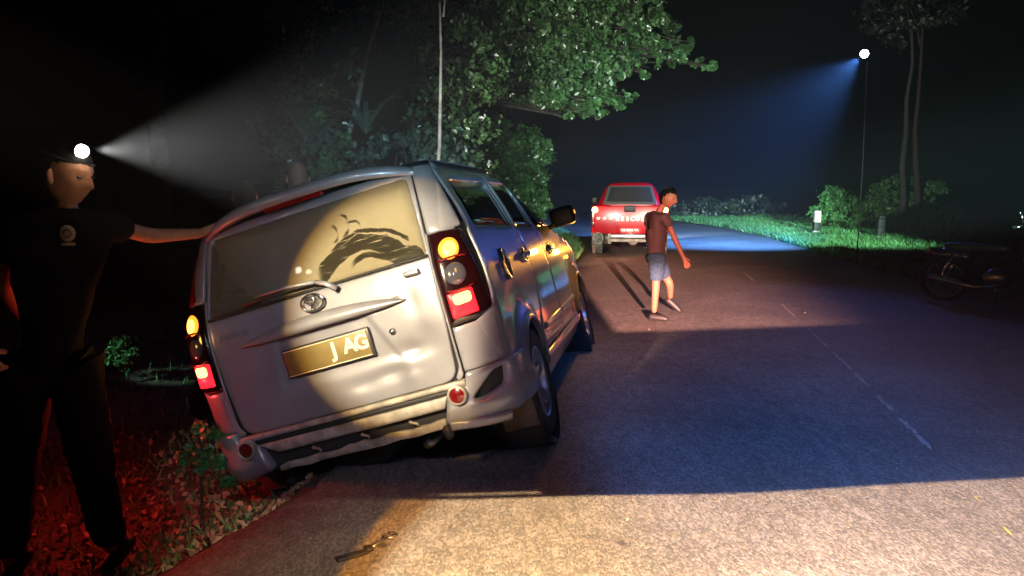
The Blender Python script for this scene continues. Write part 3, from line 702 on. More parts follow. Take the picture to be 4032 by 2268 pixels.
# front cap: windscreen pillars, bonnet and nose, simple but real
V = []; F = []; hs = [.25, .5, .7, .85, .92, .96, 1.0]; nn_ = 13
for v in hs:
    for k in range(nn_):
        a = -1 + 2 * k / (nn_ - 1); x = a * (float(Wd(v)) - .02 - .26 * max(0, 0)); yf = float(Yf(v)); V.append((x, yf - .38 * (1 - math.sqrt(max(0, 1 - min(1, abs(a)) ** 2.6))) - .01, v))
for j in range(len(hs) - 1):
    for k in range(nn_ - 1): F.append((j * nn_ + k, j * nn_ + k + 1, (j + 1) * nn_ + k + 1, (j + 1) * nn_ + k))
mk('bonnet', V, F, A_silver, van)
V = []; F = []
for j, v in enumerate(np.linspace(1.0, 1.56, 6)):
    for k in range(9):
        a = -1 + k / 4; V.append((a * (float(Wd(v)) - .05), float(Yf(v)) - .28 * (1 - math.sqrt(max(0, 1 - abs(a) ** 2.6))), v))
for j in range(5):
    for k in range(8): F.append((j * 9 + k, j * 9 + k + 1, (j + 1) * 9 + k + 1, (j + 1) * 9 + k))
mk('windscreen', V, F, A_glass, van)
# roof
V = []; F = []; outl = [PT(t, 1.555) for t in np.linspace(0, 2.35, 40)] ; outl = [p for p in outl]; left = [Vector((-p.x, p.y, p.z)) for p in outl[::-1]][:-1]; ring = outl + left
yc = .4; rings = [1, .985, .95, .85, .6, .3, .02]
for s in rings:
    for p in ring: V.append((p.x * s, yc + (p.y - yc) * s, 1.555 + .055 * (1 - s ** 5)))
n = len(ring)
for j in range(len(rings) - 1):
    for k in range(n): F.append((j * n + k, j * n + (k + 1) % n, (j + 1) * n + (k + 1) % n, (j + 1) * n + k))
mk('roof', V, F, A_silver, van)
for s in (1, -1): tube('roof_gutter', [Vector((s * .60, y, 1.585 - .02 * ((y - .3) / .9) ** 2)) for y in np.linspace(-.4, 1.2, 9)], .008, A_silver, van, 6)

# outer panels
tgp = rpoly([(-.565, .505, .07), (.565, .505, .07), (.592, .80), (.598, 1.095, .0), (-.598, 1.095, .0), (-.592, .80)])
tail = patch('tailgate', PT, tgp, A_silver, van, off=0, res=.014, bev=.004, th=.012)
tag(tail, 'dented silver tailgate')
gl_o = grow(RWIN, .0)
patch('window_frame', PT, rpoly([(-.598, 1.098), (.598, 1.098), (.572, 1.54, .03), (-.572, 1.54, .03)]), A_silver, van, off=0, res=.04, bev=.003, holes=[RWIN])
rg = patch('rear_window', PT, grow(RWIN, -.002), A_dusty, van, off=-.004, th=.003, res=.05, bev=0)
tube('window_seal', [PT(t, 1.103) + Vector((0, -.004, 0)) for t in np.linspace(-.59, .59, 25)], .007, A_black, van, 6)
# D pillar strips (bright) between tailgate and side
for s in (1, -1):
    patch('corner_pillar', (lambda q: lambda t, v: PT(q * t, v))(s), rpoly([(.604, 1.20), (.74, 1.19), (.80, 1.215), (.70, 1.54), (.578, 1.545)]), A_silver, van, off=.001, res=.03, bev=.006)
    patch('gap_moulding', (lambda q: lambda t, v: PT(q * t, v))(s), rpoly([(.575, .50, .03), (.60, .52, .03), (.606, .80), (.604, 1.2), (.594, 1.2), (.596, .80), (.590, .56, .04), (.56, .515, .02)]), A_silver, van, off=.006, res=.03, bev=.003)
    # rear quarter below the belt
    patch('rear_quarter', (lambda q: lambda y, v: PS(y, v, q))(s), [Vector((-.64, .53)), Vector((-.43, .50)), Vector((-.40, .42)), *[Vector(p) for p in arch(0, .35, .42)], Vector((.56, .60)), Vector((.64, .80)), Vector((.66, 1.12)), Vector((.655, 1.50)), Vector((-.42, 1.52)), Vector((-.46, 1.22)), Vector((-.52, 1.16)), Vector((-.60, .80)), Vector((-.74, .74))], A_silver, van, off=0, res=.03, bev=.004, holes=[QW])
    patch('lower_quarter', (lambda q: lambda t, v: PT(q * t, v))(s), rpoly([(.608, .535), (.85, .53), (.86, .745), (.612, .745)]), A_silver, van, off=0, res=.03, bev=.003)
    patch('rear_door', (lambda q: lambda y, v: PS(y, v, q))(s), rpoly([(.40, .36), (.66, .36), (1.375, .34, .03), (1.375, 1.50, .02), (.668, 1.50, .02), (.67, 1.0), (.58, .66)]), A_silver, van, off=0, res=.05, bev=.004, holes=[RW])
    patch('front_door', (lambda q: lambda y, v: PS(y, v, q))(s), rpoly([(1.385, .34, .03), (2.24, .33, .04), (2.30, 1.06), (1.52, 1.50), (1.385, 1.50)]), A_silver, van, off=0, res=.05, bev=.004, holes=[FW])
    patch('front_wing', (lambda q: lambda y, v: PS(y, v, q))(s), [Vector((2.25, .34)), Vector((2.29, .36)), *[Vector(p) for p in arch(2.655, .35, .42)], Vector((3.06, .42)), Vector((3.12, .7)), Vector((2.95, .90)), Vector((2.6, .99)), Vector((2.31, 1.055))], A_silver, van, off=0, res=.05, bev=.004)
    patch('side_skirt', (lambda q: lambda y, v: PS(y, v, q))(s), rpoly([(.42, .19, .01), (2.24, .19, .01), (2.26, .325), (.40, .345)]), A_silver, van, off=.012, res=.06, bev=.006)
    patch('door_moulding', (lambda q: lambda y, v: PS(y, v, q))(s), rpoly([(.56, .47, .01), (1.36, .465, .01), (1.36, .505, .01), (.60, .51, .01)]), A_silver, van, off=.014, res=.06, bev=.005)
    patch('door_moulding', (lambda q: lambda y, v: PS(y, v, q))(s), rpoly([(1.40, .465, .01), (2.22, .46, .01), (2.22, .50, .01), (1.40, .505, .01)]), A_silver, van, off=.014, res=.06, bev=.005)
    for nm, P_ in (('quarter_window', QW), ('rear_door_window', RW), ('front_door_window', FW)):
        patch(nm, (lambda q: lambda y, v: PS(y, v, q))(s), grow(P_, -.001), A_tint if nm == 'quarter_window' else A_glass, van, off=-.008, th=.003, res=.08, bev=0)
    # lit pillar edge between quarter glass and rear door
    tube('window_pillar', [PS(.655, v, s) + Vector((s * .003, 0, 0)) for v in np.linspace(1.13, 1.5, 6)], .012, A_silver, van, 6)
    # wheel-arch lips
    for yw in (0, 2.655):
        patch('arch_lip', (lambda q: lambda y, v: PS(y, v, q))(s), [Vector(p) for p in arch(yw, .372, .34)] + [Vector(p) for p in arch(yw, .345, .34)][::-1], A_silver, van, off=.010, th=.03, res=.04, bev=.006)
        lathe('wheel_well', [(.35, 0), (.35, -.24), (.02, -.25)], A_dark, van, 24, 'x', (s * .79 if s > 0 else -.79 + .24 + 0, yw, .27)) if s > 0 else lathe('wheel_well', [(.35, 0), (.35, .24), (.02, .25)], A_dark, van, 24, 'x', (-.79, yw, .27))
    # door handles and chrome trims
    def hump(nm, y, z, ly, lz, m, t=.02, parent=van, rot=0):
        V = []; F = []; n = 20; p0 = PS(y, z, s); nrm = Vector((s, 0, .05)).normalized()
        for j, (k, h) in enumerate([(1, 0), (1, t * .6), (.85, t), (.6, t * .7), (.0, t * .5)]):
            for i in range(n):
                a = 2 * PI * i / n; c, d = math.cos(a), math.sin(a); e = .6
                dy = ly * k * math.copysign(abs(c) ** e, c); dz = lz * k * math.copysign(abs(d) ** e, d)
                V.append(p0 + Vector((0, dy * math.cos(rot) - dz * math.sin(rot), dy * math.sin(rot) + dz * math.cos(rot))) + nrm * h)
        for j in range(4):
            for i in range(n): F.append((j * n + i, j * n + (i + 1) % n, (j + 1) * n + (i + 1) % n, (j + 1) * n + i))
        return mk(nm, V, F, m, parent)
    def rim_ring(nm, y, z, ly, lz, rad, m, out=.008):
        pts_ = [PS(y + ly * math.cos(a), z + lz * math.sin(a), s) + Vector((s * out, 0, 0)) for a in np.linspace(0, 2 * PI, 21)]
        return tube(nm, pts_, rad, m, van, 6)
    hump('fuel_flap', -.11, .95, .062, .075, A_dirty, .006)
    rim_ring('flap_trim', -.11, .95, .07, .082, .009, A_chrome)
    hump('door_handle', .52, .955, .10, .022, A_silver, .032); rim_ring('handle_cup', .52, .955, .085, .042, .006, A_chrome)
    hump('door_handle', 1.60, .93, .10, .022, A_silver, .032); rim_ring('handle_cup', 1.60, .93, .085, .042, .006, A_chrome)
    # mirrors
    mr = box('door_mirror', (s * .925, 2.02, 1.13), (.20, .10, .15), A_black, van, .035, seg=3); tube('mirror_arm', [(s * .78, 2.08, 1.07), (s * .86, 2.05, 1.09)], .022, A_black, van)
    box('mirror_lamp', (s * 1.022, 2.03, 1.14), (.012, .06, .03), A_amberedge, van, .004)
    # front side marker and headlamp
    hump('side_repeater', 2.42, .80, .03, .014, A_amber, .012)
    patch('headlamp', (lambda q: lambda y, v: PS(y, v, q))(s), rpoly([(3.10, .70, .02), (3.30, .68, .02), (3.20, .86, .02), (2.98, .88, .02)]), A_clearlens, van, off=.004, res=.05, bev=.004)

# tail lamps
for s in (1, -1):
    f = (lambda q: lambda t, v: PT(q * t, v))(s)
    tl = patch('tail_lamp', f, rpoly([(.610, .755, .015), (.735, .76), (.85, .79, .02), (.81, 1.02), (.76, 1.185, .02), (.66, 1.195, .02), (.610, 1.19, .01)]), A_darklens, van, off=.010, th=.02, res=.025, bev=.006)
    def disc(nm, tc, vc, r, m, off, bulge=.01, par=tl):
        V = []; F = []; n = 24
        for k, h in ((1, 0), (.9, .6), (.5, .9), (0.02, 1)):
            for i in range(n):
                a = 2 * PI * i / n; p = f(tc + r * k * math.cos(a), vc + r * k * math.sin(a)); q = f(tc, vc)
                nrm = Vector((s * .5, -.86, 0)) if tc > .62 else Vector((0, -1, 0)); V.append(p + nrm * (off + bulge * h))
        for j in range(3):
            for i in range(n): F.append((j * n + i, j * n + (i + 1) % n, (j + 1) * n + (i + 1) % n, (j + 1) * n + i))
        return mk(nm, V, F, m, par)
    disc('indicator_lens', .69, 1.105, .051, A_amberedge, .012)
    disc('indicator_bulb', .69, 1.105, .037, A_amber, .016)
    disc('reverse_lens', .695, .985, .052, A_clearlens, .012)
    for zc in (1.045, .928):
        tube('lens_band', [f(t, zc + .02 * math.cos((t - .69) * 14) * (1 if zc > 1 else -1)) + Vector((s * .012, -.016, 0)) for t in np.linspace(.625, .765, 8)], .0055, A_redlens, tl, 6)
    patch('brake_lens', f, rpoly([(.632, .785, .008), (.755, .79, .008), (.750, .905, .008), (.632, .90, .008)]), A_redlit, tl, off=.016, th=.01, res=.03, bev=.003)
    patch('brake_bulb', f, rpoly([(.655, .84, .02), (.735, .845, .02), (.735, .895, .02), (.65, .89, .02)]), A_redhot, tl, off=.021, th=.004, res=.02, bev=.003)
    # upright red reflector strip above the lamp
    patch('pillar_reflector', f, rpoly([(.66, 1.205, .01), (.79, 1.195, .02), (.72, 1.42, .02), (.70, 1.44, .01)]), A_redlens if s < 0 else A_silver, van, off=.008, res=.03, bev=.004)

# number plate, garnish, badge
pm = frame_m((-.003, -.782, .793), (1, 0, -.02), (0, .03, 1))
plate = box('number_plate', (-.003, -.772, .793), (.462, .018, .142), A_platerim, van, .006)
box('plate_face', (-.003, -.783, .793), (.436, .006, .118), A_plate, plate, .003)
for zz in (.853, .733): box('plate_edge', (-.003, -.787, zz), (.436, .004, .004), A_emb, plate, .001)
for ch, cxx in (('J', .036), ('A', .118), ('G', .180)): text('letter', ch, .098, A_emb, plate, frame_m((cxx, -.786, .800), (1, 0, -.0), (0, 0, 1)), .003, .0028, 1.0)
# garnish: a long lens-shaped bar with chrome lower half
V = []; F = []; nS = 30; prof = [(-.001, .040), (-.022, .036), (-.046, .018), (-.056, -.004), (-.046, -.024), (-.016, -.032), (-.001, -.026)]
for i in range(nS + 1):
    t = -1 + 2 * i / nS; x = t * .435; k = max(.04, (1 - abs(t) ** 2.4)) ** .75; c = PT(x, .93); c.y = PT(.5, .93).y - .02 * (1 - t * t) - .002
    for dy, dz in prof: V.append((x, c.y + dy * (.35 + .65 * k), .935 + .018 * (1 - t * t) + dz * k))
kp = len(prof)
for i in range(nS):
    for j in range(kp - 1): F.append((i * kp + j, i * kp + j + 1, (i + 1) * kp + j + 1, (i + 1) * kp + j))
mk('tailgate_garnish', V, F, A_silver, van)
# three-ellipse emblem
ec = Vector((-.003, -.775, 1.045)); emb = None
def ell(nm, c, a, b, r, m, par, n=28): return tube(nm, [Vector((c[0] + a * math.cos(t), c[1], c[2] + b * math.sin(t))) for t in np.linspace(0, 2 * PI, n + 1)], r, m, par, 6)
emb = ell('emblem', ec, .058, .040, .0055, A_chrome, van)
ell('emblem_bar', ec + Vector((0, -.004, .014)), .036, .0155, .0042, A_chrome, emb); ell('emblem_bar', ec + Vector((0, -.006, -.003)), .0145, .033, .0042, A_chrome, emb)
text('badge', 'AVANZA', .040, A_silver, van, frame_m(PT(-.463, 1.0) + Vector((0, -.006, 0)), (1, 0, .0), (0, 0, 1)), .004, .001, 1.05)
text('badge', 'VVT-i', .018, A_chrome, van, frame_m(PT(.395, .955) + Vector((0, -.006, 0)), (1, 0, .0), (0, 0, 1)), .002, 0, 1.0)
box('tailgate_handle', PT(.50, 1.045) + Vector((0, -.018, 0)), (.078, .03, .026), A_rim, van, .008, seg=3)
lathe('tailgate_lock', [(.014, 0), (.014, -.012), (.009, -.016), (.001, -.012)], A_chrome, van, 16, 'y', PT(.335, .81) + Vector((0, -.004, 0)))
# rear wiper
wp = tubes('wiper', [([Vector((.135, -.775, 1.075)), Vector((.10, -.79, 1.11)), Vector((.04, -.775, 1.135))], [.016, .013, .010]), ([Vector((.04, -.775, 1.135)), Vector((-.12, -.76, 1.15)), Vector((-.30, -.74, 1.15))], [.010, .007, .004])], A_silver, van, 8)
tube('wiper_blade', [Vector((.05, -.755, 1.128)), Vector((-.15, -.752, 1.135)), Vector((-.37, -.742, 1.125))], .006, A_black, wp, 6)
# spoiler
V = []; F = []; nS = 28; prof = [(.07, .038), (-.02, .046), (-.09, .036), (-.120, .018), (-.124, -.012), (-.108, -.024), (-.05, -.012), (.03, -.02)]
for i in range(nS + 1):
    t = -1 + 2 * i / nS; x = t * .605; drop = -.075 * abs(t) ** 3.2; fw = .10 * abs(t) ** 3; yb = float(Yr(1.56)) + .0
    for dy, dz in prof: V.append((x, yb + fw + dy * (1 - .35 * abs(t) ** 6), 1.575 + drop + dz * (1 - .4 * abs(t) ** 6)))
kp = len(prof)
for i in range(nS):
    for j in range(kp): a, b = j, (j + 1) % kp; F.append((i * kp + a, i * kp + b, (i + 1) * kp + b, (i + 1) * kp + a))
F += [tuple(range(kp)), tuple(nS * kp + k for k in range(kp))[::-1]]
spo = mk('spoiler', V, F, A_silver, van)
patch('high_brake_lamp', lambda t, v: Vector((t, float(Yr(1.56)) - .075 + .10 * abs(t / .6) ** 3 + (1.56 - v) * .3, v)), rpoly([(-.18, 1.535, .008), (.14, 1.535, .008), (.14, 1.565, .004), (-.18, 1.565, .004)]), A_redlens, van, off=.012, th=.03, res=.04, bev=.002)

# bumper: upper ledge, painted corner wraps, dark step, loose lower bar
patch('bumper_ledge', PT, rpoly([(-.60, .475, .004), (.60, .475, .004), (.60, .502, .004), (-.60, .502, .004)]), A_dirty, van, off=.028, th=.04, res=.03, bev=.005)
patch('bumper_step', PT, rpoly([(-.60, .450, .003), (.60, .450, .003), (.60, .474, .003), (-.60, .474, .003)]), A_black, van, off=.014, th=.03, res=.04, bev=.002)
patch('bumper_strip', PT, rpoly([(-.40, .395, .004), (.47, .395, .004), (.50, .448, .004), (-.50, .448, .004)]), A_dirty, van, off=.026, th=.04, res=.03, bev=.004)
patch('bumper_gap', PT, rpoly([(-.62, .30, .003), (.56, .30, .003), (.56, .40, .003), (-.62, .40, .003)]), A_black, van, off=-.06, th=.03, res=.05, bev=.002)
for s in (1, -1):
    f = (lambda q: lambda t, v: PT(q * t, v))(s)
    holes = [rpoly([(.605, .405, .02), (.655, .39, .02), (.80, .425, .02), (.82, .515, .03), (.73, .505, .02)])] if s > 0 else []
    patch('bumper_corner', f, rpoly([(.455, .315, .03), (.60, .285, .02), (.98, .275, .02), (1.10, .30, .03), (1.105, .50, .02), (1.08, .53), (.80, .53), (.61, .53, .01), (.60, .475, .02), (.50, .45, .01)]), A_silver, van, off=.024, th=.05, res=.022, bev=.008, holes=holes,
          offn=lambda a, b: .018 * math.exp(-((b - .36) / .05) ** 2) + .03 * math.exp(-((a - .62) / .12) ** 2 - ((b - .62) / .1) ** 2))
    if s > 0: patch('bumper_duct', f, rpoly([(.60, .40), (.66, .38), (.81, .42), (.83, .52), (.73, .51)]), A_black, van, off=-.02, th=.01, res=.05, bev=0)
    fc = f(.555, .445)
    lathe('fog_reflector', [(.048, 0), (.048, -.034), (.040, -.042), (.036, -.036)], A_dirty, van, 24, 'y', fc + Vector((0, -.02, 0)))
    lathe('reflector_lens', [(.036, -.030), (.02, -.036), (.001, -.038)], A_redlens, van, 20, 'y', fc + Vector((0, -.022, 0)))
    box('mud_flap', (s * .70, -.36, .215), (.19, .012, .20), mat('mud_flap_rubber', (.09, .07, .055), .8, noise=(9, .6, 1.4)), van, .004, (.12, 0, 0))
lowb = []
top = [(x, .352 - .012 * random.random() - .014 * (x < -.05) * random.random()) for x in np.linspace(.46, -.42, 22)]
bot = [(x, .300 + .010 * random.random()) for x in np.linspace(-.42, .46, 12)]
patch('lower_bumper_bar', PT, [Vector(p) for p in bot + top], A_dirty, van, off=.036, th=.02, res=.03, bev=.003)
patch('lower_corner_bar', PT, rpoly([(.475, .292, .008), (.74, .262, .01), (.75, .30, .01), (.475, .338, .01)]), A_silver, van, off=.052, th=.03, res=.03, bev=.006)
for x in (-.24, .02, .27):
    tube('bumper_bracket', [Vector((x, -.72, .37)), Vector((x + .03, -.80, .378)), Vector((x + .06, -.80, .365)), Vector((x + .06, -.79, .35))], .007, A_dirty, van, 6)
ball('tow_eye', (.455, -.77, .285), (.03, .03, .04), A_black, van, 10)
tube('exhaust_pipe', [(.25, .3, .22), (.30, -.4, .22), (.30, -.66, .23)], .028, A_steel, van, 10)
tube('rear_axle', [(-.70, 0, .30), (.70, 0, .26)], .05, A_dark, van, 8)
box('underbody', (0, 1.3, .27), (1.3, 3.4, .10), A_dark, van, .03)
box('fuel_tank', (-.25, -.35, .24), (.6, .45, .14), A_dark, van, .03)

# wheels
def wheel(loc, rot, s, r=.302, wd=.19):
    w_ = bpy.data.objects.new('wheel', None); link(w_, van); w_.location = loc; w_.rotation_euler = rot
    h = wd / 2; lathe('tyre', [(.195, -h * .85), (.25, -h), (r - .02, -h * .92), (r, -h * .65), (r, -h * .35), (r - .008, -h * .32), (r - .008, -h * .26), (r, -h * .23), (r, h * .23), (r - .008, h * .26), (r - .008, h * .32), (r, h * .35), (r, h * .65), (r - .02, h * .92), (.25, h), (.195, h * .85)], A_rubber, w_, 48)
    V = []
    rim = lathe('rim', [(.196, s * h * .86), (.190, s * h * .9), (.182, s * h * .7), (.178, -s * h * .5), (.02, -s * h * .5)], A_rim, w_, 40)
    for k in range(6):
        a = 2 * PI * k / 6 + .3; c, d = math.cos(a), math.sin(a)
        V = []; F = []
        for rr, ww, xx in ((.03, .024, .50), (.10, .020, .62), (.183, .030, .72)):
            for q, dx in ((-1, 0), (1, 0), (1, -.18), (-1, -.18)):
                V.append((s * h * (xx + dx), rr * c - q * ww * d, rr * d + q * ww * c))
        for j in range(2):
            for q in range(4): F.append((j * 4 + q, j * 4 + (q + 1) % 4, j * 4 + 4 + (q + 1) % 4, j * 4 + 4 + q))
        mk('spoke', V, F, A_rim, w_, False)
    lathe('hub_cap', [(.048, s * h * .5), (.045, s * h * .66), (.03, s * h * .72), (.001, s * h * .72)], A_rim, w_, 20)
wr = .056
for (x, y, z, s) in ((.713, .001, .26, 1), (-.724, -.001, .34, -1), (.711, 2.656, .26, 1), (-.726, 2.654, .341, -1)): wheel((x, y, z + .012), (0, wr, 0), s)

# interior
for x in (-.36, .36):
    for y, z in ((.35, .95), (1.25, .93)):
        box('seat', (x, y, z), (.52, .14, .62), A_seat, van, .05, (.2, 0, 0), 3); box('headrest', (x, y - .07, z + .36), (.26, .09, .16), A_seat, van, .03)
box('cabin_floor', (0, 1.0, .50), (1.45, 3.3, .04), A_dark, van, .01)
box('blue_reflection', (-.33, -.46, 1.22), (.17, .06, .30), A_bluereflection, van, .04, (0, .1, 0), 3)  # added blue block standing for the bluish reflection in the rear glass
box('luggage', (.18, -.28, .98), (.62, .35, .34), A_seat, van, .05)
tube('steering_wheel', [Vector((.36 + .18 * math.cos(a), 1.95 + .06 * math.sin(a), 1.0 + .16 * math.sin(a))) for a in np.linspace(0, 2 * PI, 20)], .013, A_black, van, 6)

# glow of the van's lit lamps
bpy.context.view_layer.update()
VM = van.matrix_world.copy()
def vl(name, p, e, c, r=.03):
    o = lamp(name, 'POINT', VM @ Vector(p), None, e, c, radius=r); return o
vl('indicator_glow', (.84, -.92, 1.10), .5, (1, .45, .08)); vl('indicator_glow', (-.86, -.90, 1.10), .8, (1, .45, .08))
vl('brake_glow', (.84, -.90, .85), .8, (1, .05, .03)); vl('brake_glow', (-1.12, -.80, .80), 12, (1, .03, .03))
vl('repeater_glow', (1.02, 2.15, .95), 9, (1, .42, .05), .03); vl('repeater_glow', (1.0, 3.3, .85), 5, (1, .42, .05))

# ================================================================ RED PICKUP
pk = empty('rescue_pickup', (2.50, 17.0, 0), (0, 0, R(-8.4)))
tag(pk, 'red rescue pickup with lit amber hazard lamps, seen from behind', 'pickup')
box('tailgate', (0, .0, .735), (1.50, .06, .60), A_red, pk, .02, seg=3)
for s in (1, -1):
    box('bed_side', (s * .775, .95, .74), (.075, 1.9, .60), A_red, pk, .03, seg=3)
    box('tail_lamp', (s * .775, -.022, .80), (.072, .05, .46), A_redlens, pk, .012)
    lathe('hazard_lamp', [(.062, 0), (.055, -.03), (.001, -.05)], A_hazard, pk, 16, 'y', (s * .735, -.045, .945))
    box('reverse_lamp', (s * .775, -.052, .66), (.05, .012, .08), A_clearlens, pk, .004)
    tube('mud_guard_hoop', [Vector((s * (.66 + .10 * math.cos(a)), -.02, .34 + .12 * math.sin(a))) for a in np.linspace(0, 2 * PI, 15)], .014, A_mudsteel, pk, 6)
    box('chassis_hanger', (s * .42, .0, .33), (.08, .08, .22), A_mudsteel, pk, .015)
    for y in (.75, 3.55):
        wh = bpy.data.objects.new('wheel', None); link(wh, pk); wh.location = (s * .68, y - .45 if y < 1 else y, .33)
        prof = [(.2, -.1), (.28, -.118), (.31, -.115), (.33, -.09), (.33, .09), (.31, .115), (.28, .118), (.2, .1)]
        ty = lathe('tyre', prof, A_mudtyre, wh, 32)
        lathe('rim', [(.2, s * .09), (.18, s * .06), (.04, s * .06), (.001, s * .08)], A_steel, wh, 20)
        for k in range(26):
            a = 2 * PI * k / 26
            for q in (-1, 0, 1):
                bl = None
                V = []
                for (dx, dr, da) in ((-.03, 0, -.06), (.03, 0, -.02), (.03, 0, .1), (-.03, 0, .06), (-.03, .012, -.05), (.03, .012, -.01), (.03, .012, .09), (-.03, .012, .05)):
                    aa = a + da + (q * .12); rr = .328 + dr; V.append((q * .072 + dx, rr * math.cos(aa), rr * math.sin(aa)))
                if k == 0 and q == -1: TV = []; TF = []
                o_ = len(TV); TV += V; TF += [tuple(i + o_ for i in ff) for ff in ((4, 5, 6, 7), (0, 1, 5, 4), (1, 2, 6, 5), (2, 3, 7, 6), (3, 0, 4, 7))]
        mk('tread', TV, TF, A_mudtyre, wh, False)
box('bed_floor', (0, .95, .48), (1.48, 1.85, .05), A_red, pk, .01)
box('tailgate_handle', (.0, -.035, .965), (.24, .03, .13), A_black, pk, .02, seg=3)
box('handle_lever', (.0, -.055, .955), (.16, .02, .05), A_black, pk, .008)
for ci, ch in enumerate('RESCUE'): text('letter', ch, .125, A_white, pk, frame_m((-.255 + ci * .105, -.034, .755), (1, 0, 0), (0, 0, 1)), .002, .006, 1)
for x in (-.53, -.40, -.66):
    ball('white_disc', (x, -.034, .765), (.045, .006, .03), A_white, pk, 12)  # row of white discs left of the lettering
box('number_plate', (.01, -.038, .50), (.44, .012, .13), mat('red_plate', (.5, .01, .02), .4), pk, .004)
text('plate_lettering', 'KB 8336 VA', .072, A_white, pk, frame_m((.01, -.046, .517), (1, 0, 0), (0, 0, 1)), .001, .003, 1.0)
text('plate_date', '11·23', .032, A_white, pk, frame_m((.01, -.046, .458), (1, 0, 0), (0, 0, 1)), .001, .001, 1.0)
box('rear_bumper', (0, -.06, .39), (.80, .10, .09), A_steel, pk, .015)
box('chassis_beam', (0, .0, .30), (.86, .10, .07), A_mudsteel, pk, .02)
ball('differential', (.08, .30, .30), (.13, .13, .13), A_mudsteel, pk, 14)
tube('axle', [(-.62, .30, .33), (.62, .30, .33)], .045, A_mudsteel, pk)
tube('leaf_spring', [(-.45, -.05, .36), (-.45, .3, .27), (-.45, .9, .4)], .025, A_mudsteel, pk); tube('leaf_spring', [(.45, -.05, .36), (.45, .3, .27), (.45, .9, .4)], .025, A_mudsteel, pk)
# cab: lofted rings
def loft(name, secs, m, parent, closed_caps=True, n=28, e=.35):
    V = []; F = []
    for (cx, cy, z, hx, hy, ex) in secs:
        for i in range(n):
            a = 2 * PI * i / n; c, d = math.cos(a), math.sin(a)
            V.append((cx + hx * math.copysign(abs(c) ** ex, c), cy + hy * math.copysign(abs(d) ** ex, d), z))
    for j in range(len(secs) - 1):
        for i in range(n): F.append((j * n + i, j * n + (i + 1) % n, (j + 1) * n + (i + 1) % n, (j + 1) * n + i))
    if closed_caps: F += [tuple(range(n))[::-1], tuple((len(secs) - 1) * n + k for k in range(n))]
    return mk(name, V, F, m, parent)
loft('cab', [(0, 2.75, .35, .78, 1.0, .3), (0, 2.75, .95, .81, 1.0, .3), (0, 2.70, 1.04, .78, .95, .3), (0, 2.45, 1.42, .58, .62, .35), (0, 2.45, 1.50, .52, .56, .4), (0, 2.45, 1.54, .40, .45, .5)], A_red, pk)
# canopy-less rear window of the cab with a dark surround, slightly proud of the sheet metal
V = [(-.62, 1.735, 1.03), (.62, 1.735, 1.03), (.50, 1.815, 1.46), (-.50, 1.815, 1.46)]
rwf = mk('window_surround', V + [(x, y + .05, z) for x, y, z in V], [(0, 1, 2, 3), (0, 4, 5, 1), (1, 5, 6, 2), (2, 6, 7, 3), (3, 7, 4, 0)], A_black, pk, False)
V = [(-.54, 1.725, 1.09), (.54, 1.725, 1.09), (.45, 1.80, 1.43), (-.45, 1.80, 1.43)]
mk('rear_window', V + [(x, y + .02, z) for x, y, z in V], [(0, 1, 2, 3), (0, 4, 5, 1), (1, 5, 6, 2), (2, 6, 7, 3), (3, 7, 4, 0)], mat('cab_glass', (.03, .03, .03), .08, 0, .8, 1), pk, False)
box('bonnet', (0, 4.0, .74), (1.5, 1.1, .5), A_red, pk, .12, seg=4)
for s in (1, -1): box('door_mirror', (s * .88, 3.15, 1.1), (.14, .07, .16), A_black, pk, .02)
bpy.context.view_layer.update(); PM = pk.matrix_world.copy()
for s in (1, -1): lamp('hazard_glow', 'POINT', PM @ Vector((s * .735, -.16, .945)), None, 4, (1, .33, .06), radius=.04)
lamp('tail_glow', 'SPOT', PM @ Vector((-.3, -.4, .8)), (1.8, 14.6, 0), 30, (1, .40, .26), 100, .8, .25)
# its headlights on the road ahead and to the right
lamp('pickup_headlight', 'SPOT', PM @ Vector((.6, 4.6, .75)), (9, 40, .3), 1500, (.55, .75, 1), 70, .6, .05)

# ================================================================ FLOODLIGHT upper right
FL = Vector((6.445, 15, 3.84)); aim = Vector((4.5, 23.5, 0))
fl = empty('floodlight', (6.52, 15.05, 0)); tag(fl, 'blue-white floodlight glowing high on a thin dark pole at the upper right', 'floodlight')
tube('pole', [(0, 0, -.2), (.02, 0, 1.8), (.0, 0, 3.72)], [.014, .012, .010], mat('pole_black', (.006, .006, .006), .95, spec=.1), fl, 8)
dq = (aim - FL).normalized(); hq = Vector((-.55, -.75, -.30)).normalized().to_track_quat('Z', 'Y').to_matrix().to_4x4(); hq.translation = FL - Vector(fl.location)
hd = lathe('lamp_head', [(.02, -.10), (.05, -.09), (.07, -.02), (.078, .0), (.074, .0)], A_black, fl, 20, 'z'); hd.data.transform(hq)
A_cold = mat('cold_lamp_glass', (.5, .6, .8), .2, emit=(.55, .8, 1), es=30)
ln = lathe('lamp_glass', [(.070, -.01), (.074, .02), (.062, .05), (.03, .07), (.001, .075)], A_cold, fl, 20, 'z'); ln.data.transform(hq)
lamp('floodlight_beam', 'SPOT', FL + dq * .14, aim, 21000, (.10, .32, 1), 62, 1, .03)
lamp('floodlight_spill', 'SPOT', FL + dq * .14, (0, 4.6, 0), 260, (.06, .16, .9), 60, 1, .03)

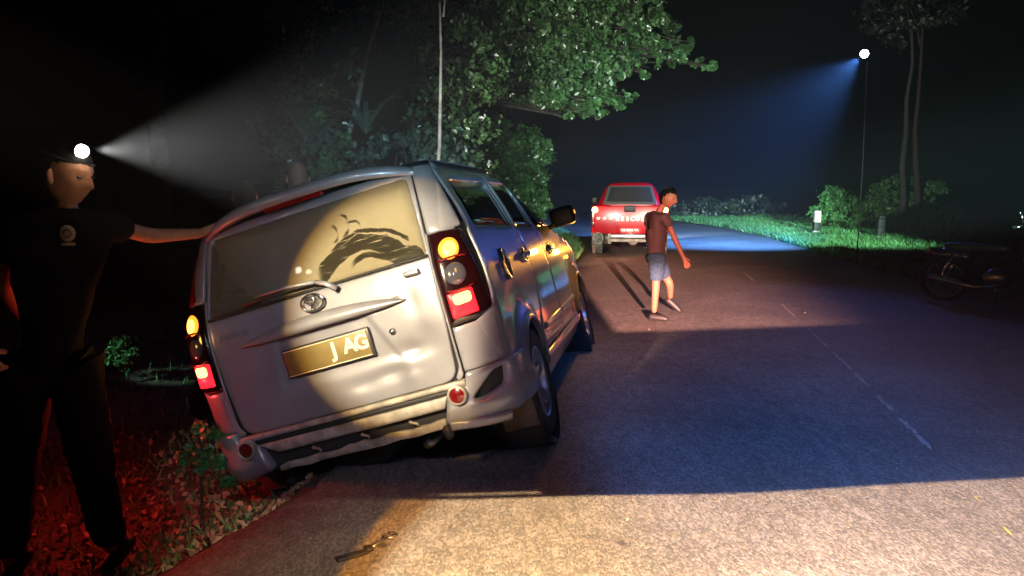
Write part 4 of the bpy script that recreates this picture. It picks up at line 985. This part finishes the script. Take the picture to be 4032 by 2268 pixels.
# ================================================================ MARKER POSTS
def post(loc, h, label, dark, rz=0):
    p = empty('marker_post', loc, (0, .04, rz)); tag(p, label, 'marker post', 'marker posts on the right verge')
    z = -.1
    for nm, a, b, m in (('post_foot', -.1, h * .22, A_postw), ('post_band', h * .22, h * .55, A_postb), ('post_shaft', h * .55, h * .88, A_postw if not dark else A_postb), ('post_top', h * .88, h, mat('post_cap_white', (.8, .8, .8), .6) if not dark else A_postb)):
        box(nm, (0, 0, (a + b) / 2), (.17, .17, b - a - .002), m, p, .02 if nm == 'post_top' else .004)
post((8.82, 23.2, .02), .74, 'short square marker post with white top and black band on the grass', False)
post((9.57, 20.8, .02), .68, 'dark marker post in front of the taller verge shrub', True)

# ================================================================ PEOPLE
def skin(name, pts, edges, m, parent, sub=2, root=0):
    me = bpy.data.meshes.new(name); me.from_pydata([p[:3] for p in pts], edges, []); o = bpy.data.objects.new(name, me); COL.objects.link(o)
    md = o.modifiers.new('s', 'SKIN'); md.use_smooth_shade = True
    for i, p in enumerate(pts):
        sv = me.skin_vertices[0].data[i]; r = p[3]; sv.radius = r if hasattr(r, '__len__') else (r, r); sv.use_root = (i == root)
    ms = o.modifiers.new('u', 'SUBSURF'); ms.levels = sub; ms.render_levels = sub
    bpy.context.view_layer.update()
    nm = bpy.data.meshes.new_from_object(o.evaluated_get(bpy.context.evaluated_depsgraph_get())); bpy.data.objects.remove(o)
    nm.materials.clear(); nm.materials.append(m); nm.polygons.foreach_set('use_smooth', [True] * len(nm.polygons))
    return link(bpy.data.objects.new(name, nm), parent)
def creases(o, amp, sc):
    me = o.data; n = len(me.vertices); nn = np.zeros(n * 3); me.vertices.foreach_get('normal', nn); nn = nn.reshape(-1, 3)
    for v, q in zip(me.vertices, nn):
        c = v.co; f = mn.noise(Vector((c.x * sc, c.y * sc, c.z * sc * .55))); g = 1 - abs(mn.noise(Vector((c.x * sc * .9 + 7, c.y * sc * .9, c.z * sc * 1.5)))) * 2
        v.co = c + Vector(q) * amp * (f + .7 * g)
    me.update(); return o
def head(parent, c, fwd, m, s=1., hairm=A_hair, tilt=0, hair=True):
    """a head with brow, nose, lips, chin and ears; fwd is the way the face looks"""
    fwd = Vector(fwd).normalized(); up = Vector((0, 0, 1)); up = (up - fwd * up.dot(fwd)).normalized(); rt = fwd.cross(up)
    Mx = Matrix((rt, fwd, up)).transposed().to_4x4(); Mx.translation = Vector(c)
    bm = bmesh.new(); bmesh.ops.create_uvsphere(bm, u_segments=28, v_segments=22, radius=1)
    for v in bm.verts:
        x, y, z = v.co; X = x * .074; Y = y * .095; Z = z * .115
        if z < -.1: X *= 1 + .28 * (z + .1); Y = Y * (1 + .12 * (z + .1)) + .012 * (-z)
        if y > 0:
            g = lambda a, b, sx, sz: math.exp(-((X - a) / sx) ** 2 - ((Z - b) / sz) ** 2)
            Y += .026 * g(0, -.018, .012, .02) + .014 * g(0, .004, .009, .022) - .012 * (g(.030, .012, .014, .011) + g(-.030, .012, .014, .011)) + .007 * g(0, .032, .04, .01) + .010 * g(0, -.052, .022, .009) + .010 * g(0, -.088, .02, .016)
        v.co = Vector((X, Y, Z)) * s
    bmesh.ops.transform(bm, verts=bm.verts, matrix=Mx); h = from_bm('head', bm, m, parent, True)
    for sx in (1, -1):
        ball('ear', Mx @ Vector((sx * .074 * s, -.005 * s, -.01 * s)), (.012 * s, .02 * s, .03 * s), m, h, 10)
        ball('eye', Mx @ Vector((sx * .030 * s, .079 * s, .012 * s)), (.0115 * s, .010 * s, .006 * s), mat('eye', (.09, .07, .06), .3) if 'eye' not in bpy.data.materials else bpy.data.materials['eye'], h, 10)
    if hair:
        bm = bmesh.new(); bmesh.ops.create_uvsphere(bm, u_segments=24, v_segments=18, radius=1)
        dl = [v for v in bm.verts if v.co.z < -.80 or (v.co.y > .25 and v.co.z < .42) or (v.co.y > -.1 and v.co.z < -.1)]
        bmesh.ops.delete(bm, geom=dl, context='VERTS')
        for v in bm.verts: v.co = Vector((v.co.x * .081, v.co.y * .102 - .006, v.co.z * .124 + .004)) * s * (1 + random.uniform(-.01, .02))
        bmesh.ops.transform(bm, verts=bm.verts, matrix=Mx); from_bm('hair', bm, hairm, h, True)
    return h, Mx
def hand_pts(wrist, d, n, s=1., spread=.35, curl=.5, thumb=1):
    """palm and five unequal fingers as one skeleton; d finger direction, n back of the hand"""
    d = Vector(d).normalized(); n = Vector(n); n = (n - d * n.dot(d)).normalized(); r = d.cross(n)
    P = [(*wrist, .028 * s)]; E = []
    palm = Vector(wrist) + d * .05 * s; P.append((*palm, (.038 * s, .018 * s))); E.append((0, 1))
    for k, (off, L) in enumerate(((-.030, .070), (-.010, .080), (.010, .076), (.028, .060))):
        b = palm + d * .035 * s + r * off * s * thumb; i0 = len(P)
        P.append((*b, .0105 * s)); E.append((1, i0)); q = b; a = 0
        for j in range(3):
            a += curl * (.35 + .3 * j); dd = (d * math.cos(a) - n * math.sin(a) + r * off * spread * 6 * thumb).normalized(); q = q + dd * L * s * (.42, .33, .25)[j]
            P.append((*q, (.0098, .0088, .0075)[j] * s)); E.append((len(P) - 2, len(P) - 1))
    b = Vector(wrist) + d * .03 * s - r * .03 * s * thumb; i0 = len(P); P.append((*b, .013 * s)); E.append((1, i0))
    for j in range(2):
        b = b + (d * .75 - r * .55 * thumb - n * (.25 + .3 * j)).normalized() * .034 * s; P.append((*b, (.012, .0095)[j] * s)); E.append((len(P) - 2, len(P) - 1))
    return P, E
def person(name, label, J, skinm, shirt, legsm, shoes, sleeve=.5, short=False, hands=None, headdir=(1, 0, 0), hs=1., hairm=A_hair, group=None, k=1., hair=True):
    """J: joints in world space. One continuous body mesh; clothes, head, hair and shoes are its children's siblings."""
    base = Vector(((J['footL'][0] + J['footR'][0]) / 2, (J['footL'][1] + J['footR'][1]) / 2, min(J['footL'][2], J['footR'][2])))
    t = empty(name, base); tag(t, label, 'person', group); L = {a: Vector(b) - base for a, b in J.items()}
    P = []; idx = {}
    def add(nm, r): idx[nm] = len(P); P.append((*L[nm], r))
    add('pelvis', (.09 * k, .07 * k)); L['waist'] = L['pelvis'].lerp(L['chest'], .5)
    add('waist', (.07 * k, .055 * k)); add('chest', (.075 * k, .055 * k)); add('neck', .052 * k)
    L['headb'] = L['neck'].lerp(L['head'], .5); add('headb', .048 * k)
    E = [(0, 1), (1, 2), (2, 3), (3, 4)]
    for s in 'LR':
        add('sho' + s, .036 * k); add('elb' + s, .040 * k); add('wri' + s, .026 * k); E += [(idx['chest'], idx['sho' + s]), (idx['sho' + s], idx['elb' + s]), (idx['elb' + s], idx['wri' + s])]
        add('hip' + s, .075 * k); add('kne' + s, .055 * k); L['ank' + s] = L['foot' + s] + Vector((0, 0, .08)); add('ank' + s, .036 * k); E += [(0, idx['hip' + s]), (idx['hip' + s], idx['kne' + s]), (idx['kne' + s], idx['ank' + s])]
        ca = L['kne' + s].lerp(L['ank' + s], .35)
    bodyv = list(P); bodye = list(E)
    for s in 'LR':
        hd_, hn = (hands or {}).get(s, ((L['wri' + s] - L['elb' + s]), Vector((0, -1, .2))))[:2]
        cu = (hands or {}).get(s, (0, 0, .45))[2] if hands and s in hands else .45
        hp, he = hand_pts(L['wri' + s], hd_, hn, k, curl=cu, thumb=1 if s == 'R' else -1)
        o = len(bodyv) - 1; bodyv += hp[1:]; bodye += [((idx['wri' + s] if a == 0 else a + o), b + o) for a, b in he]
    body_ = skin('body', bodyv, bodye, skinm, t, 2)
    head(t, L['head'], headdir, skinm, hs, hairm, hair=hair)
    g = 1.42
    def up(nm, f=1.): r = P[idx[nm]][3]; return tuple(a * g * f for a in r) if hasattr(r, '__len__') else r * g * f
    SP = [(*(L['pelvis'] - Vector((0, 0, .09))), (.15 * k, .12 * k)), (*L['waist'], (.15 * k, .112 * k)), (*L['chest'], (.16 * k, .115 * k)), (*(L['neck'] - (L['neck'] - L['chest']) * .22), .066 * k)]; SE = [(0, 1), (1, 2), (2, 3)]
    for s in 'LR':
        i = len(SP); q = L['sho' + s].lerp(L['elb' + s], sleeve); SP += [(*L['sho' + s], .072 * k), (*q, .060 * k)]; SE += [(2, i), (i, i + 1)]
    creases(skin('shirt', SP, SE, shirt, t, 3, 1), .011 * k, 13)
    SP = [(*L['pelvis'], (.14 * k, .105 * k))]; SE = []
    for s in 'LR':
        i = len(SP); SP.append((*L['hip' + s], .122 * k)); SE.append((0, i))
        if short: SP.append((*L['hip' + s].lerp(L['kne' + s], .82), .088 * k)); SE.append((i, i + 1))
        else: SP += [(*L['kne' + s], .092 * k), (*L['ank' + s].lerp(L['kne' + s], .1), .075 * k)]; SE += [(i, i + 1), (i + 1, i + 2)]
    creases(skin('shorts' if short else 'trousers', SP, SE, legsm, t, 3), .010 * k, 14)
    for s in 'LR':
        fd = Vector(J.get('toe' + s, Vector(J['foot' + s]) + Vector((0, -.2, 0)))) - Vector(J['foot' + s]); fd.normalize(); c = L['foot' + s]
        skin('shoe', [(*(c - fd * .06 + Vector((0, 0, .04))), .04), (*(c + fd * .05 + Vector((0, 0, .04))), (.045, .038)), (*(c + fd * .16 + Vector((0, 0, .025))), (.042, .026))], [(0, 1), (1, 2)], shoes, t, 2, 1)
    return t, L, base
# man with the headlamp, leaning in from the left with a hand on the spoiler
gz = height(-2.1, 3.35)
J = dict(pelvis=(-2.02, 3.42, .66), chest=(-1.93, 3.44, 1.12), neck=(-1.915, 3.44, 1.27), head=(-1.885, 3.42, 1.45),
         shoR=(-1.80, 3.52, 1.235), elbR=(-1.72, 3.80, 1.165), wriR=(-1.565, 4.02, 1.165), shoL=(-2.07, 3.34, 1.22), elbL=(-2.22, 3.46, .95), wriL=(-2.20, 3.60, .75),
         hipR=(-1.93, 3.45, .60), hipL=(-2.11, 3.40, .60), kneR=(-1.86, 3.42, .16), kneL=(-2.17, 3.36, .16), footR=(-1.84, 3.5, height(-1.84, 3.5)), footL=(-2.22, 3.35, height(-2.22, 3.35)), toeR=(-1.6, 3.6, 0), toeL=(-2.0, 3.45, 0))
man, ML, mb = person('person', 'man in black shirt and glowing headlamp leaning left of the van, hand on its spoiler', J, A_skin, A_black_cloth, A_trouser, A_black, .55,
              hands={'R': (Vector((.45, .6, .35)), Vector((-.6, -.1, .8)), .35)}, headdir=(.93, -.25, -.30), hs=1.12)
# shirt badge: round patch on the chest
bc = ML['chest'] + Vector((.085, -.125, .085))
badge = lathe('shirt_badge', [(.034, 0), (.030, -.003), (.001, -.003)], mat('badge_cloth', (.55, .45, .4), .8), man, 20, 'y', bc)
lathe('badge_ring', [(.020, -.0035), (.018, -.006), (.014, -.006), (.012, -.0035)], mat('badge_thread', (.25, .12, .12), .8), badge, 18, 'y', bc); box('badge_strip', bc + Vector((0, -.001, -.045)), (.06, .004, .012), bpy.data.materials['badge_cloth'], badge, .002)
# headlamp: a thing worn by him
HLp = Vector((-1.795, 3.37, 1.545)); hl = empty('headlamp', HLp); tag(hl, 'bright white headlamp strapped to the forehead of the man in black', 'headlamp')
hdir = Vector((.42, .90, .07)).normalized(); hm = Vector((.80, -.30, -.22)).normalized().to_track_quat('Z', 'Y').to_matrix().to_4x4()
A_hot = mat('headlamp_glass', (.9, .9, .9), .2, emit=(1, .95, .85), es=25)
a_ = lathe('lamp_housing', [(.01, -.04), (.024, -.036), (.030, -.006), (.027, -.004)], A_black, hl, 20, 'z'); a_.data.transform(hm)
a_ = lathe('lamp_glass', [(.026, -.02), (.028, .0), (.026, .014), (.016, .026), (.001, .030)], A_hot, hl, 20, 'z'); a_.data.transform(hm)
hc = ML['head'] + mb - HLp + Vector((0, 0, .055))
tube('head_strap', [hc + Vector((.102 * math.cos(a), .082 * math.sin(a), -.03 * math.cos(a) + .012)) for a in np.linspace(0, 2 * PI, 25)], .009, A_black, hl, 6)
lamp('headlamp_beam', 'SPOT', HLp + hdir * .075, HLp + hdir * 3, 7500, (1, .96, .84), 50, 1, .012)
lamp('headlamp_glow', 'POINT', HLp + Vector((.07, -.05, -.0)), None, .45, (1, .75, .5), radius=.02)

# companion at the very left edge
J = dict(pelvis=(-2.140, 2.62, .60), chest=(-2.110, 2.62, 1.05), neck=(-2.110, 2.62, 1.22), head=(-2.120, 2.62, 1.40),
         shoR=(-1.960, 2.64, 1.18), elbR=(-1.880, 2.66, .97), wriR=(-1.865, 2.72, .86), shoL=(-2.260, 2.62, 1.18), elbL=(-2.310, 2.6, .9), wriL=(-2.280, 2.7, .7),
         hipR=(-2.060, 2.62, .55), hipL=(-2.220, 2.62, .55), kneR=(-2.050, 2.62, .12), kneL=(-2.230, 2.62, .12), footR=(-2.060, 2.62, height(-1.9, 2.62)), footL=(-2.230, 2.62, height(-2.07, 2.62)), toeR=(-1.960, 2.8, 0), toeL=(-2.130, 2.8, 0))
person('person', 'bystander in a shirt coloured for the red tail-lamp light, mostly cut off by the left edge of the photo', J, A_skin2, A_redlit_shirt, A_trouser, A_black, .7, headdir=(.6, .8, 0))
# helpers on the far side of the van, only their heads show above it
for (x, y, hz, lab, fd) in ((-1.83, 5.5, 1.34, 'dark-haired helper behind the van roof, nearer the headlamp man', (-.25, .95, 0)), (-1.62, 6.1, 1.47, 'taller helper behind the van roof, right one of the two dark heads', (-.2, .95, 0))):
    b = Vector((x - .15, y, 0)); g0 = height(x - .15, y); dz = hz - 1.34
    J = dict(pelvis=(x - .12, y, .55 + dz), chest=(x - .03, y, 1.0 + dz), neck=(x, y, 1.17 + dz), head=(x, y, 1.34 + dz), shoR=(x + .12, y - .05, 1.12 + dz), elbR=(x + .22, y + .12, .95 + dz), wriR=(x + .30, y + .3, 1.0 + dz),
             shoL=(x - .18, y + .08, 1.12 + dz), elbL=(x - .12, y + .3, .95 + dz), wriL=(x + .05, y + .45, 1.0 + dz), hipR=(x - .05, y - .06, .50 + dz), hipL=(x - .2, y + .06, .5 + dz), kneR=(x - .05, y, .06 + dz * .5), kneL=(x - .3, y, .06 + dz * .5),
             footR=(x - .15, y - .05, height(x - .15, y - .05)), footL=(x - .4, y, height(x - .4, y)), toeR=(x, y + .2, 0), toeL=(x - .2, y + .2, 0))
    person('person', lab, J, A_skin, A_black_cloth, A_trouser, A_black, .5, headdir=fd, group='helpers pushing the van')
# walker crossing the road
J = dict(pelvis=(1.535, 8.40, .70), chest=(1.495, 8.42, 1.03), neck=(1.555, 8.42, 1.17), head=(1.635, 8.40, 1.30),
         shoR=(1.585, 8.30, 1.11), elbR=(1.695, 8.30, .87), wriR=(1.785, 8.28, .68), shoL=(1.465, 8.54, 1.10), elbL=(1.465, 8.62, .86), wriL=(1.535, 8.66, .70),
         hipR=(1.515, 8.31, .66), hipL=(1.525, 8.50, .66), kneR=(1.505, 8.29, .36), kneL=(1.695, 8.50, .38), footR=(1.505, 8.36, .0), footL=(1.735, 8.66, .12), toeR=(1.655, 8.30, 0), toeL=(1.885, 8.62, 0.0))
wk, WL, wb = person('person', 'person in dark shirt and blue denim shorts stepping across the road by the pickup', J, A_skin2, A_brownshirt, A_denim, A_black, .5, short=True, headdir=(.8, -.5, -.35), hs=.9, k=.80, hair=True)

# ================================================================ MOTORCYCLE at the right edge
mo = empty('parked_motorcycle', (5.78, 9.43, height(5.78, 9.43)), (0, 0, R(-50))); tag(mo, 'dark motorcycle parked at the right edge, grey cowl and orange indicator catching light', 'motorcycle')
A_mdark = mat('gloss_black_panel', (.015, .015, .02), .2, 0, .6, 1)
for x, nm in ((-.60, 'rear'), (.60, 'front')):
    wh = bpy.data.objects.new('wheel', None); link(wh, mo); wh.location = (x, 0, .29)
    tube('tyre', [(.26 * math.cos(a), 0, .26 * math.sin(a)) for a in np.linspace(0, 2 * PI, 29)], .035, A_rubber, wh, 8)
    tube('rim', [(.22 * math.cos(a), 0, .22 * math.sin(a)) for a in np.linspace(0, 2 * PI, 29)], .010, A_steel, wh, 6)
    for k in range(10): a = 2 * PI * k / 10; tube('spoke', [(.03 * math.cos(a), 0, .03 * math.sin(a)), (.22 * math.cos(a + .2), 0, .22 * math.sin(a + .2))], .003, A_steel, wh, 4)
    lathe('hub', [(.001, -.05), (.045, -.05), (.045, .05), (.001, .05)], A_steel, wh, 14, 'y')
tubes('frame', [([(.42, 0, .80), (.15, 0, .45), (-.2, 0, .38), (-.5, 0, .62)], .028), ([(-.2, 0, .38), (-.6, .07, .29)], .02), ([(-.2, 0, .38), (-.6, -.07, .29)], .02)], A_black, mo)
for s in (1, -1): tube('fork', [(.40, s * .07, .86), (.60, s * .07, .30)], .020, A_chrome, mo); tube('shock_absorber', [(-.48, s * .10, .62), (-.60, s * .10, .32)], .022, A_chrome, mo)
loft('leg_shield', [(.30, 0, .40, .06, .10, .7), (.36, 0, .60, .08, .17, .7), (.38, 0, .80, .07, .12, .7)], A_mdark, mo)
loft('engine', [(.0, 0, .26, .13, .10, .6), (.0, 0, .38, .16, .12, .6), (.02, 0, .46, .10, .08, .6)], A_steel, mo)
loft('seat', [(-.25, 0, .66, .34, .11, .6), (-.25, 0, .72, .37, .13, .6), (-.25, 0, .755, .33, .10, .7)], A_black, mo)
loft('tail_cover', [(-.50, 0, .50, .20, .08, .7), (-.55, 0, .62, .24, .11, .7), (-.60, 0, .68, .20, .09, .7)], A_mdark, mo)
box('tail_lamp', (-.80, 0, .63), (.04, .12, .06), A_redlens, mo, .012)
ball('front_cowl', (.42, 0, .93), (.15, .15, .11), A_helmet, mo, 20, (0, .3, 0)); ball('headlight', (.53, 0, .90), (.05, .09, .06), A_clearlens, mo, 14)
for s in (1, -1):
    ball('indicator', (.46, s * .15, .86), (.045, .03, .035), mat('orange_lens', (.7, .18, .03), .25, 0, .6, 1) if s > 0 else bpy.data.materials['orange_lens'], mo, 12)
    tube('handlebar', [(.36, s * .05, .95), (.33, s * .2, 1.0), (.27, s * .36, .98)], .012, A_chrome, mo); tube('grip', [(.27, s * .30, .985), (.24, s * .40, .975)], .018, A_rubber, mo)
    tube('mirror_stem', [(.30, s * .26, 1.0), (.30, s * .32, 1.12)], .006, A_chrome, mo); ball('mirror', (.30, s * .34, 1.14), (.015, .05, .035), A_chrome, mo, 12)
tube('exhaust', [(.10, -.13, .28), (-.2, -.14, .24), (-.72, -.15, .33)], [.018, .03, .042], A_chrome, mo, 10)
box('front_fender', (.60, 0, .57), (.34, .09, .03), A_mdark, mo, .012, (0, .2, 0)); tube('side_stand', [(-.05, .12, .25), (-.1, .26, .0)], .012, A_chrome, mo)

# ================================================================ towing hook on the road
hk = empty('tow_hook', (-.55, 2.92, .012)); tag(hk, 'small metal tow hook with a black strap lying on the asphalt', 'hook')
tube('hook_shank', [(0, 0, 0), (.03, .035, .012), (.065, .08, .014)], .006, A_steel, hk)
tube('hook_bend', [Vector((.068 + .024 * math.cos(a), .098 + .024 * math.sin(a), .014)) for a in np.linspace(-2.6, 1.9, 12)], .007, A_steel, hk)
box('strap', (-.055, -.045, -.002), (.13, .032, .016), A_black, hk, .005, (0, 0, .62)); box('buckle', (.0, .0, .004), (.03, .03, .018), A_black, hk, .004, (0, 0, .6))

# ================================================================ night haze
hz = bpy.data.materials.new('night_haze'); hz.use_nodes = True; nt = hz.node_tree; nt.nodes.remove(nt.nodes['Principled BSDF'])
pv = nt.nodes.new('ShaderNodeVolumePrincipled'); pv.inputs['Density'].default_value = .0009; pv.inputs['Color'].default_value = (.85, .9, 1, 1); pv.inputs['Anisotropy'].default_value = 0
nt.links.new(pv.outputs[0], nt.nodes['Material Output'].inputs['Volume'])
bm = bmesh.new(); bmesh.ops.create_cube(bm, size=1)
for v in bm.verts: v.co = Vector((v.co.x * 190, v.co.y * 260 + 100, v.co.z * 16 + 6.5))
hb = from_bm('haze', bm, hz); hb['kind'] = 'stuff'
